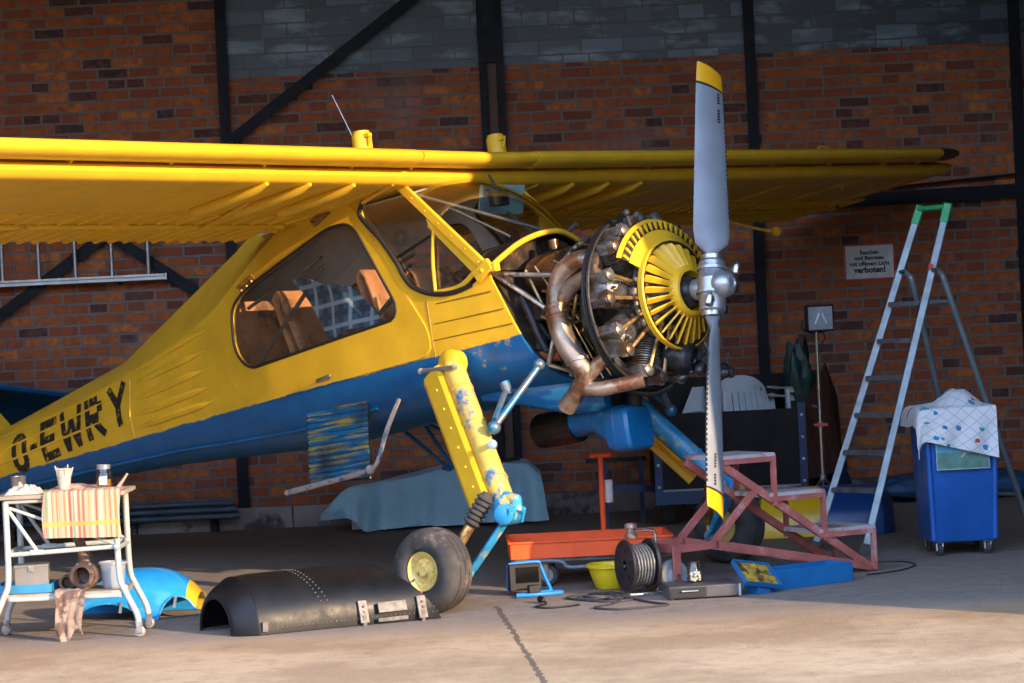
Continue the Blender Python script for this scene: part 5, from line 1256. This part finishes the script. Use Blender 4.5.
# ---- open blue toolbox
M_tb = pm('blue toolbox enamel', (.010,.13,.33), .4, 0, .12, 6, 0, 60, (.03,.10,.18), .2, 9)
t = thing('toolbox', 'open blue metal toolbox with one small tray swung out', 'toolbox', (1.57,15.965,0), math.radians(35))
m = MB(); L2, W2 = .31, .115
m.box((0,0,.006), (2*L2,2*W2,.006))
for c, d in (((0,-W2,.055),(2*L2,.006,.11)),((0,W2,.055),(2*L2,.006,.11)),((-L2,0,.055),(.006,2*W2,.11)),((L2,0,.055),(.006,2*W2,.11))): m.box(c, d)
m.build('body', M_tb, t, bevel=.003)
SR = Matrix.Rotation(math.radians(-6),3,'Z') @ Matrix.Rotation(math.radians(10),3,'Y') @ Matrix.Rotation(math.radians(34),3,'X'); SC = V(-.40,-.10,.095)
m = MB()
for c, d in (((0,0,0),(.24,.20,.005)),((0,-.10,.015),(.24,.005,.03)),((0,.10,.015),(.24,.005,.03)),((-.12,0,.015),(.005,.20,.03)),((.12,0,.015),(.005,.20,.03))): m.box(SC+SR@V(*c), d, SR)
tr_ = m.build('swing_tray', M_tb, t, bevel=.002)
m = MB()
m.sheet(lambda u, v: SC+SR@V(lerp(-.115,.115,u), lerp(-.095,.095,v), .016+.012*noise.noise(V(u*9,v*9,1))), 18, 14, .004)
m.build('dried_grease', pm('dried yellow grease', (.13,.085,.03), .5, 0, .5, 14, .5, 40, (.42,.26,.03), .55, 14), tr_)
m = MB(); m.bar(V(-.30,-.12,.03),V(-.40,-.12,.07),.02,.006); m.box((-.40,-.12,.02),(.10,.10,.036)); m.bar(V(-.30,.0,.06),V(-.40,-.02,.10),.02,.006); m.build('hinge_arm', M_tb, t)

# ---- aluminium stepladder
t = thing('stepladder', 'tall aluminium stepladder with green top caps beside the blue bin', 'ladder', (2.45,18.05,0)); o0 = V(2.45,18.05,0)
fA, fB = V(1.87,17.98,0), V(2.15,17.60,0); tA, tB = V(2.685,18.20,2.17), V(2.835,18.00,2.17)
rC, rD = V(3.02,18.80,0), V(3.36,18.40,0)
hA, hB = fA.lerp(tA,.815), fB.lerp(tB,.815)
for a, b in ((fA,tA),(fB,tB)):
    m = MB(); m.bar(a-o0, b-o0, .026, .046, (1,-.2,0)); r = m.build('front_rail', M_lad, t, bevel=.004)
    MB().bar(a-o0, a.lerp(b,.03)-o0, .032, .07, (1,-.2,0)).build('rail_foot', M_blk, r)
    MB().bar(a.lerp(b,.955)-o0, a.lerp(b,1.012)-o0, .034, .055, (1,-.2,0)).build('rail_cap', M_green, r, bevel=.008)
MB().bar(tA-o0+V(0,0,.005), tB-o0+V(0,0,.005), .05, .03).build('top_bar', M_green, t, bevel=.008)
for h, c in ((hA,rC),(hB,rD)):
    m = MB(); k1 = h + V(.09,.03,-.10); m.tube(smooth_pts([h-o0+V(.01,0,.01), h-o0+V(.06,.02,-.025), k1-o0, k1.lerp(c,.25)-o0, c-o0], 5), .021, 10); r = m.build('rear_rail', M_lad, t)
    MB().lathe([(0,0),(.022,0),(.022,.05),(0,.05)], 12, c-o0).build('rail_foot', M_blk, r)
for k in range(7):
    tt_ = .072+.108*k; a, b = fA.lerp(tA,tt_), fB.lerp(tB,tt_)
    m = MB(); fwd = V(.75,.55,0).normalized(); a, b = a.lerp(b,.05), a.lerp(b,.95); m.bar(a-o0+fwd*.01, b-o0+fwd*.01, .085, .026)
    for q in (-.03,-.01,.01,.03): m.bar(a-o0+fwd*(.01+q)+V(0,0,.014), b-o0+fwd*(.01+q)+V(0,0,.014), .008, .005)
    m.build('tread', M_tread, t)
pf = MB(); a, b = fA.lerp(tA,.722), fB.lerp(tB,.722); pf.bar(a-o0+V(.13,.08,.0), b-o0+V(.13,.08,0), .22, .022); pf.build('platform', M_lad, t, bevel=.004)
m = MB(); a, b = rC.lerp(hA,.16), rD.lerp(hB,.16); m.bar(a-o0, b-o0, .03, .02); m.build('rear_cross_bar', M_lad, t)
m = MB(); m.box(hB-o0+V(-.012,-.034,.03), (.028,.006,.03)); m.build('red_sticker', pm('red sticker', (.7,.03,.03), .4), t)
m = MB()
for q in (hA, hB): m.lathe([(0,-.03),(.016,-.03),(.016,.03),(0,.03)], 10, q-o0, (.5,-.8,0))
m.build('pivot', M_steel, t)

# ---- blue wheeled bin with a cloth and a picture
t = thing('wheeled_bin', 'tall bright blue plastic bin on four casters under a patterned cloth', 'bin', (2.72,17.48,0), math.radians(3))
def rrect(w_, d_, z, r=.035, k=6):
    return round_poly([V(-w_/2,-d_/2,z),V(w_/2,-d_/2,z),V(w_/2,d_/2,z),V(-w_/2,d_/2,z)], r, k)
m = MB(); m.loft([rrect(.385,.43,.085), rrect(.40,.45,.095), rrect(.445,.51,.86), rrect(.46,.525,.862), rrect(.46,.525,.885), rrect(.43,.49,.885), rrect(.38,.44,.12)], True, True, True); m.build('body', M_bin, t, smooth=50)
for s in (-1, 1):
    m = MB(); m.tube([V(s*.190,-.222,.10),V(s*.214,-.258,.87)], .018, 10); m.build('corner_rib', M_bin, t)
m = MB(); m.tube([V(.232,-.20,.885),V(.232,.20,.885)], .017, 12); m.build('wooden_handle', pm('dark wooden handle', (.20,.065,.03), .5, 0, .2, 12), t)
for x, y in ((-.15,-.17),(.15,-.17),(-.15,.17),(.15,.17)):
    m = MB(); m.lathe([(0,-.012),(.030,-.014),(.037,-.008),(.037,.008),(.030,.014),(0,.012)], 20, (x,y-.012,.037), (1,.25,0)); wo = m.build('caster', M_rub, t)
    m = MB(); m.bar(V(x-.019,y,.085),V(x-.019,y-.012,.03),.006,.03,(0,1,0)); m.bar(V(x+.019,y,.085),V(x+.019,y-.012,.03),.006,.03,(0,1,0)); m.box((x,y,.083),(.06,.06,.006)); m.build('caster_fork', M_alu, wo)
def cloth_mat():
    m, tt, b = new_mat('white cloth printed with small bright motifs'); x = tt.xyz()
    uvn = tt.n.new('ShaderNodeUVMap'); sp = tt.n.new('ShaderNodeSeparateXYZ'); tt.link(uvn.outputs[0], sp.inputs[0]); u, v = sp.outputs[0], sp.outputs[1]
    ln = tt.math('MINIMUM', tt.math('ABSOLUTE', tt.math('SUBTRACT', tt.math('FRACT', tt.math('MULTIPLY', tt.math('ADD', u, v), 9)), .5)), tt.math('ABSOLUTE', tt.math('SUBTRACT', tt.math('FRACT', tt.math('MULTIPLY', tt.math('SUBTRACT', u, v), 9)), .5)))
    c = tt.mix(tt.math('LESS_THAN', ln, .04), (.70,.71,.73), (.42,.48,.56))
    vo = tt.n.new('ShaderNodeTexVoronoi'); vo.inputs['Scale'].default_value = 10; tt.link(uvn.outputs[0], vo.inputs['Vector'])
    nz = tt.noise(30, 2, .5, uvn.outputs[0])
    sep = tt.n.new('ShaderNodeSeparateColor'); tt.link(vo.outputs['Color'], sep.inputs[0])
    hue = tt.ramp(sep.outputs[0], [(0,(.03,.22,.45)),(.35,(.55,.05,.06)),(.6,(.05,.30,.42)),(.8,(.65,.45,.03)),(.9,(.03,.15,.40))], 'CONSTANT')
    c = tt.mix(tt.math('MULTIPLY', tt.math('LESS_THAN', tt.math('ADD', vo.outputs['Distance'], tt.math('MULTIPLY', nz, .35)), .42), tt.math('GREATER_THAN', sep.outputs[1], .25)), c, hue)
    tt.set(b.inputs['Base Color'], c); b.inputs['Roughness'].default_value = .92; return m
cm_ = MB(); nu, nv = 44, 44
def clf(u, v):
    # v: 0 back of the bin, about .55 the front rim, 1 the hanging hem;   u: left to right
    x = lerp(-.275,.215,u); s = v*.86; n_ = noise.noise(V(u*3.2,v*3.0,2.0)); n2 = noise.noise(V(u*8,v*8,5.0))
    top = .905; rim = -.275
    if s < .50:
        y = lerp(.20, rim, s/.50); bump_ = .10*max(0, 1-((u-.60)/.30)**2-((s-.30)/.2)**2)+.03*n_+.015*n2; zz = top + max(0, bump_) + .012
    else:
        k = s-.50; a = min(k/.03, PI/2); hang = max(0, k-.047)*(.50+.42*u)
        y = rim-.03*math.sin(a)-.012*(1+math.sin(u*17+k*9))*min(1, hang*8); zz = top+.012-.03*(1-math.cos(a))-hang
    if u < .12:   # the left corner folds down over the side
        q = (.12-u)/.12; zz -= .12*q*q; x = lerp(x, -.262, q) - .02*q
    return V(x, y, zz)
cm_.sheet(clf, nu, nv, .005); me_cl = cm_
o = cm_.build('patterned_cloth', cloth_mat(), loc=(2.72,17.48,0), rot=(0,0,math.radians(3)), smooth=70)
uvl = o.data.uv_layers.new(name='UVMap')
for lp_ in o.data.loops:
    i = lp_.vertex_index % ((nu+1)*(nv+1)); uvl.data[lp_.index].uv = (i//(nv+1)/nu*.6, (i % (nv+1))/nv)
tag(o, 'white cloth with small coloured motifs draped over the blue bin', 'cloth')
t = thing('airplane_picture', 'small sky and grass picture of an airplane stuck on the blue bin', 'picture', (2.72-.012,17.48-.275+.03,.645), math.radians(3))
TL = Matrix.Rotation(-math.radians(2.9),3,'X')
def flat(poly, off, name, m): 
    return MB().prism([TL@V(x,-off,z) for x, z in poly], TL@V(0,-.0015,0)).build(name, m, t, smooth=0)
t.location = (2.735,17.48-.272,.64)
flat([(-.165,-.105),(.165,-.105),(.165,.12),(-.165,.12)], 0, 'print', pm('pale picture margin', (.45,.55,.55), .4))
flat([(-.160,.0),(.160,.0),(.160,.115),(-.160,.115)], .002, 'sky', pm('printed sky', (.08,.36,.55), .35, 0, .2, 8))
flat([(-.160,-.10),(.160,-.10),(.160,.0),(-.160,.0)], .002, 'grass', pm('printed grass', (.09,.23,.19), .35, 0, .2, 14))
m = MB()
for poly in ([(-.02,.02),(.135,.012),(.135,.004),(-.02,.01)], [(.01,-.005),(.10,.0),(.10,.018),(.03,.02)], [(-.015,-.03),(.0,-.03),(.03,.0),(.015,.0)], [(.0,-.01),(.01,-.01),(.03,.035),(.02,.035)]): m.prism([TL@V(x,-.004,z) for x, z in poly], TL@V(0,-.001,0))
m.build('printed_airplane', pm('printed airplane', (.36,.42,.36), .4), t, smooth=0)

# ---- floodlight on its stand
t = thing('floodlight', 'halogen floodlight on a chromed pole stand before the brick wall', 'floodlight', (2.175,20.0,0))
MB().tube([V(0,0,.10),V(-.0,0,1.385)], .014, 12).build('pole', M_chr, t)
for a in (.4, 2.5, 4.6): MB().tube([V(0,0,.34),V(.30*math.cos(a),.30*math.sin(a),.02)], .010, 8).build('stand_leg', M_chr, t)
for zz in (.34,.72): MB().lathe([(.014,-.02),(.024,-.02),(.024,.02),(.014,.02)], 14, (0,0,zz)).build('clamp', M_alu, t)
MB().tube([V(0,0,.84),V(-.055,-.03,.86)], .010, 8).build('clamp_screw', M_alu, t)
MB().box((.0,-.02,.72), (.10,.03,.02)).build('red_clip', pm('red clip', (.7,.05,.03), .4), t)
RZ = Matrix.Rotation(.35,3,'Z')
m = MB(); m.loft([[RZ@V(sx*w_, y, 1.48+sz*h_) for sx, sz in ((-1,-1),(1,-1),(1,1),(-1,1))] for y, w_, h_ in ((-.075,.108,.095),(-.045,.108,.095),(.03,.060,.055),(.055,.05,.045))], True, True, True)
for k in range(6): m.box(RZ@V(-.05+.02*k,.05,1.48), (.006,.05,.085), RZ)
hs_ = m.build('lamp_housing', M_blk, t, bevel=.005)
m = MB(); m.box(RZ@V(0,-.077,1.48), (.19,.004,.165), RZ); m.build('lamp_glass', glass_mat('lamp glass', (.95,.96,.97), .05, 1.5, 1.0), hs_)
m = MB(); m.box(RZ@V(0,-.0755,1.48), (.188,.002,.163), RZ); m.build('reflector', pm('grey reflector', (.45,.48,.52), .3, .0, .15, 8), hs_)
m = MB()
for s in (-1, 1): m.bar(RZ@V(s*.045,-.079,1.44), RZ@V(s*.012,-.079,1.515), .012, .003, (0,1,0))
m.build('halogen_tube', pm('pale lamp tube', (.85,.85,.82), .2), hs_)
m = MB(); m.tube(smooth_pts([RZ@V(-.105,0,1.47),RZ@V(-.10,0,1.40),RZ@V(0,0,1.375),RZ@V(.10,0,1.40),RZ@V(.105,0,1.47)], 5), .006, 8); m.tube(smooth_pts([RZ@V(.04,.03,1.41),RZ@V(.08,.03,1.34),V(.02,0,1.28)], 5), .005, 8); m.box(RZ@V(.03,.01,1.405), (.06,.03,.03), RZ); m.build('bracket', M_blk, hs_)

# ---- trailer at the wall
t = thing('trailer', 'navy blue framed box trailer with black panels against the brick wall', 'trailer', (1.55,20.95,0)); o0 = V(1.55,20.95,0)
x0, x1, yf, yb_, zb0, zt0 = -.53,.53,-.55,.50,.26,.83
m = MB(); m.box((0,yf,(zb0+zt0)/2), (1.06,.015,zt0-zb0)); m.build('front_panel', M_ply, t)
m = MB(); m.box((0,yb_,.66), (1.06,.015,.80)); m.build('rear_panel', M_ply, t)
MB().box((x0,0,.55), (.015,1.05,.56)).build('side_panel', M_ply, t)
m = MB(); m.prism([V(x1+.02,yf+.02,.30),V(x1+.40,yb_,.30),V(x1+.38,yb_,.85),V(x1+.30,yb_,1.12),V(x1+.02,yf+.02,.84)], (.012,-.006,0)); m.build('side_panel', pm('brown plywood', (.10,.045,.034), .45, 0, .25, 5), t)
m = MB(); m.box((0,0,.205), (1.04,1.05,.03)); m.build('bed', M_ply, t)
for x in (x0, x1):
    m = MB(); m.box((x,yf-.012,.54), (.055,.03,.66)); 
    p = m.build('corner_post', M_navy, t)
    b = MB()
    for k in range(4): b.lathe([(0,.0),(.010,0),(.012,.004),(.010,.008),(0,.009)], 10, (x,yf-.028,.30+.16*k), (0,-1,0))
    b.build('bolt_head', M_alu, p)
m = MB(); m.box((0,yf-.01,.215), (1.12,.04,.09)); m.build('chassis_rail', M_navy, t)
MB().box((0,yf-.034,.272), (1.0,.012,.014)).build('bright_strip', M_lad, t)
for x in (-.46, .46):
    m = MB(); m.lathe([(.04,-.04),(.09,-.05),(.125,-.045),(.135,-.02),(.135,.02),(.125,.045),(.09,.05),(.04,.04)], 28, (x,-.22,.137), (1,0,0)); wo = m.build('wheel', M_rub, t); MB().lathe([(0,-.03),(.06,-.03),(.075,-.045),(.075,.045),(0,.03)], 20, (x,-.22,.137), (1,0,0)).build('rim', M_navy, wo)
MB().bar(V(x0-.02,-.2,.27),V(x0-.42,-.25,.30),.06,.05).build('drawbar', M_navy, t); MB().bar(V(x0-.05,.3,.47),V(x0-.5,.2,.47),.05,.03).build('drawbar', M_blk, t)
for x, y in ((x0-.38,-.25),(x0-.10,.1)): m = MB(); m.bar(V(x,y,.48),V(x,y,.0),.035,.035,(0,1,0)); m.build('prop_leg', M_navy, t)
# ---- white plastic chairs in the trailer
def garden_chair():
    r = thing('garden_chair', 'x', 'chair')
    def bf(u, v):
        w_ = lerp(.235,.20,v); x = lerp(-w_,w_,u); zz = .42+.36*v - .05*(2*u-1)**2*v*v - .05*abs(2*u-1)**4*v
        return V(x, .20+.10*v-.03*(1-(2*u-1)**2), zz)
    m = MB(); n = 9
    for k in range(n):
        a, b = (k+.12)/n, (k+.88)/n
        m.sheet(lambda u, v: bf(lerp(a,b,u), lerp(.02,.84,v)), 2, 8, .008)
    m.sheet(lambda u, v: bf(u, lerp(.82,1.0,v)), 16, 3, .010)
    for s in (0,1): m.sheet(lambda u, v: bf(lerp(0,.05,u) if s == 0 else lerp(.95,1,u), v), 2, 10, .014)
    m.build('backrest', M_plas, r)
    m = MB(); m.sheet(lambda u, v: V(lerp(-.23,.23,u), lerp(-.25,.21,v), .42-.025*math.sin(PI*u)*math.sin(PI*v)-.05*max(0,.12-v)), 10, 10, .012); m.build('seat', M_plas, r)
    for s in (-1, 1):
        m = MB(); pts = smooth_pts([V(s*.235,.27,.68),V(s*.265,.10,.66),V(s*.27,-.15,.645),V(s*.265,-.24,.61)], 5)
        for a, b in zip(pts, pts[1:]): m.bar(a, b, .055, .014)
        m.build('armrest', M_plas, r)
        for y, yt in ((-.25,-.24),(.23,.27)):
            m = MB(); m.loft([[V(s*(.24+e), yy+a*w_, zz) if True else None for a, e in ((-.5,-.012),(.5,-.012),(.5,.012),(-.5,.012))] for yy, zz, w_ in ((y,.0,.05),(y*.98,.40,.06),(yt,.63,.055))], True, True, True); m.build('leg', M_plas, r)
    return r
gc = garden_chair()
M0 = Matrix.Translation((1.755,20.90,.25)) @ Matrix.Rotation(math.radians(8),4,'Z') @ Matrix.Rotation(math.radians(-5),4,'X')
gc.matrix_world = M0; gc['label'] = 'white plastic garden chair, the front one of the pair in the trailer'; gc['group'] = 'garden chairs in the trailer'
g2 = gc.copy(); C.objects.link(g2); g2.matrix_world = Matrix.Translation((1.76,20.94,.31)) @ Matrix.Rotation(math.radians(8),4,'Z') @ Matrix.Rotation(math.radians(-5),4,'X'); g2['label'] = 'white plastic garden chair nested behind the front one in the trailer'
for ch in gc.children: copy_part(ch, g2)
t = thing('table_top', 'pale grey table top leaning inside the left end of the trailer', 'table top', (1.22,21.02,.275))
MB().prism([V(-.10,0,0),V(.20,.05,.0),V(.20,.12,.72),V(.12,.12,.72),V(-.07,.02,.30)], (.02,.03,0)).build('panel', M_plas, t, bevel=.006)
MB().bar(V(-.12,-.02,.50),V(.18,-.02,.53),.025,.03).build('edge_rail', M_lad, t)
def lumpy(name, label, cat, loc, d, m_, seed, rz=0, n=20, amp=.25):
    b = MB(); rings = []
    for i in range(n+1):
        a = PI*i/n; ring = []
        for k in range(28):
            p = 2*PI*k/28; q = V(math.sin(a)*math.cos(p), math.sin(a)*math.sin(p), math.cos(a))
            q = V(math.copysign(abs(q.x)**.75,q.x), math.copysign(abs(q.y)**.75,q.y), math.copysign(abs(q.z)**.8,q.z))
            f = 1+amp*noise.noise(q*2.2+V(seed,0,0))+amp*.5*noise.noise(q*5+V(0,seed,0)) - amp*.4*abs(noise.noise(V(q.x*3,q.y*3,seed)*2))
            ring.append(V(q.x*d[0]*f, q.y*d[1]*f, max(0, d[2]*(1+q.z*f))))
        rings.append(ring)
    b.loft(rings, True, True, True); o = b.build(name, m_, loc=loc, rot=(0,0,rz), smooth=60); return tag(o, label, cat)
M_sack = pm('dark green tarpaulin', (.010,.045,.035), .5, 0, .4, 6, .3, 30, (.06,.08,.08), .35, 5)
lumpy('green_sack', 'dark green lumpy sack stuffed in the right end of the trailer', 'sack', (2.16,21.22,.24), (.13,.11,.51), M_sack, 3.3, .2, 20, .4)
# ---- covered load against the wall
cv = MB()
def cvf(u, v):
    x = lerp(-1.52,.17,u); s = v
    hgt = lerp(.30,.47,min(1,max(0,(u-.06)/.55)))*(1-.55*max(0,(.12-u)/.12)**1.5) - .10*max(0,(u-.94)/.06)
    fold = .045*math.sin(u*26+2*math.sin(u*7))+.025*math.sin(u*61)
    dense = (1.6 if u < .3 else .8) * (1.8 if u > .9 else 1)
    if s < .38: k = s/.38; return V(x, lerp(.36,-.30,k), hgt+.012*math.sin(u*15+k*4)-.02*(1-k))
    k = (s-.38)/.62; low = .02+.10*max(0,math.sin(u*9+1))*(1 if u < .35 else .25)
    return V(x+.05*k*math.sin(u*20), -.30-.10*k-fold*dense*k**.7, lerp(hgt, low, k) + .012*math.sin(k*9+u*11))
cv.sheet(cvf, 90, 26, .006)
t = thing('covered_load', 'low load under a light blue tarpaulin by the brick wall', 'covered load', (0,21.72,0))
cv.build('tarpaulin', pm('light blue tarpaulin', (.42,.72,.88), .62, 0, .10, 3, .12, 18), t, smooth=60)
m = MB(); m.box((-.60,.06,.13), (1.40,.46,.24)); m.bar(V(-1.20,-.34,.10),V(-1.02,-.36,.03),.03,.05); m.build('load', M_plas, t)
MB().tube([V(-.35,-.20,.475),V(.02,-.20,.50)], .014, 8).build('dark_bar', M_blk, t)
lumpy('blue_bundle', 'long dark blue tarpaulin bundle along the wall behind the blue bin', 'bundle', (3.45,21.85,0), (.68,.22,.11), pm('dark blue tarpaulin', (.02,.085,.19), .6, 0, .25, 4, .25, 20), 7.7, 0, 20, .18)
lumpy('navy_bundle', 'small navy bundle at the wall beside the trailer', 'bundle', (2.44,21.85,0), (.14,.16,.20), pm('navy cloth', (.010,.04,.12), .7, 0, .25, 4, .25, 20), 1.7, 0, 20, .2)
# ---- pipes, wall ladder, sign
pipes = []
M_pip = pm('blue grey pipe paint', (.07,.11,.145), .45, 0, .2, 6)
for y, zz, lb in ((YW-.13,.198,'long blue grey pipe lying on the plinth, the rear one of three'), (YW-.175,.150,'long blue grey pipe, the low front one of three at the wall'), (YW-.175,.205,'long blue grey pipe, the topmost of three at the wall')):
    pass
for k, (y, zz, lb) in enumerate(((YW-.115,.222,'blue grey pipe by the wall left of the short post, topmost of three'), (YW-.150,.172,'blue grey pipe by the wall left of the short post, middle of three'), (YW-.185,.122,'blue grey pipe by the wall left of the short post, lowest of three'))):
    m = MB(); m.lathe([(.016,-1.0),(.024,-1.0),(.024,1.0),(.016,1.0)], 16, (0,0,0), (1,0,0)); m.lathe([(0,.98),(.016,.98)], 12, (0,0,0), (1,0,0))
    o = m.build('steel_pipe', M_pip, loc=(-3.26+.02*k,y,zz)); tag(o, lb, 'pipe', 'pipes along the wall')
t = thing('pipe_rest', 'low dark bearers carrying the three pipes at the wall', 'bearer', (-3.3,YW-.15,0))
for x in (-.7, .85): m = MB(); m.prism([V(x,-.06,0),V(x,.06,0),V(x,.06,.168),V(x,-.06,.068)], (.06,0,0)); m.build('bearer', M_iron, t)
t = thing('hung_ladder', 'aluminium ladder hung sideways on the brick wall below the wing', 'ladder', (-3.6,YW-.17,0))
for zz in (2.025, 2.44):
    m = MB(); m.box((-.30,0,zz), (2.40,.05,.018)); m.box((-.30,-.0,zz+.028), (2.36,.05,.016)); m.box((-.30,.015,zz+.014), (2.36,.012,.03)); m.box((.895,0,zz+.014), (.012,.055,.05)); m.build('rail', M_alu, t)
for k in range(8): MB().tube([V(-1.26+.2885*k,-.005,2.05),V(-1.26+.2885*k,-.005,2.43)], .017, 10).build('rung', M_alu, t)
for x in (-.8,.5): MB().bar(V(x,.16,2.0),V(x,-.05,2.0),.03,.02).build('wall_hook', M_iron, t)
t = thing('warning_sign', 'white enamel warning sign with a red border on the brick wall', 'sign', (2.872,YW-.012,1.887))
MB().box((0,0,0), (.405,.012,.285)).build('plate', pm('white enamel', (.62,.64,.64), .35), t, bevel=.004)
m = MB()
for c, d in (((0,-.0075,.136),(.405,.004,.013)),((0,-.0075,-.136),(.405,.004,.013)),((-.196,-.0075,0),(.013,.004,.285)),((.196,-.0075,0),(.013,.004,.285))): m.box(c, d)
m.build('red_border', pm('red border', (.60,.04,.04), .4), t)
M_txt = pm('black sign lettering', (.03,.03,.03), .5)
for s_, zz, sz in (('Rauchen', .062, .044), ('und Betreten', .018, .044), ('mit offenem Licht', -.028, .044), ('verboten!', -.084, .064)):
    cu = bpy.data.curves.new('t', 'FONT'); cu.body = s_; cu.size = sz; cu.align_x = 'CENTER'; cu.extrude = .0008; cu.offset = .0018 if sz < .05 else .0032; cu.resolution_u = 3
    tx = bpy.data.objects.new('tmp_text', cu); C.objects.link(tx); bpy.context.view_layer.update()
    me = bpy.data.meshes.new_from_object(tx.evaluated_get(bpy.context.evaluated_depsgraph_get())); bpy.data.objects.remove(tx)
    me.materials.clear(); me.materials.append(M_txt)
    w_ = max(v.co.x for v in me.vertices)-min(v.co.x for v in me.vertices)
    o = bpy.data.objects.new('lettering', me); C.objects.link(o); o.parent = t; o.location = (.0,-.0082,zz); o.rotation_euler = (PI/2,0,0)
    lim = .315
    if w_ > lim: o.scale = (lim/w_,1,1)
for x in (-.185,.185): MB().lathe([(0,.0),(.006,0),(.006,.003),(0,.004)], 8, (x,-.006,0), (0,-1,0)).build('screw', M_alu, t)
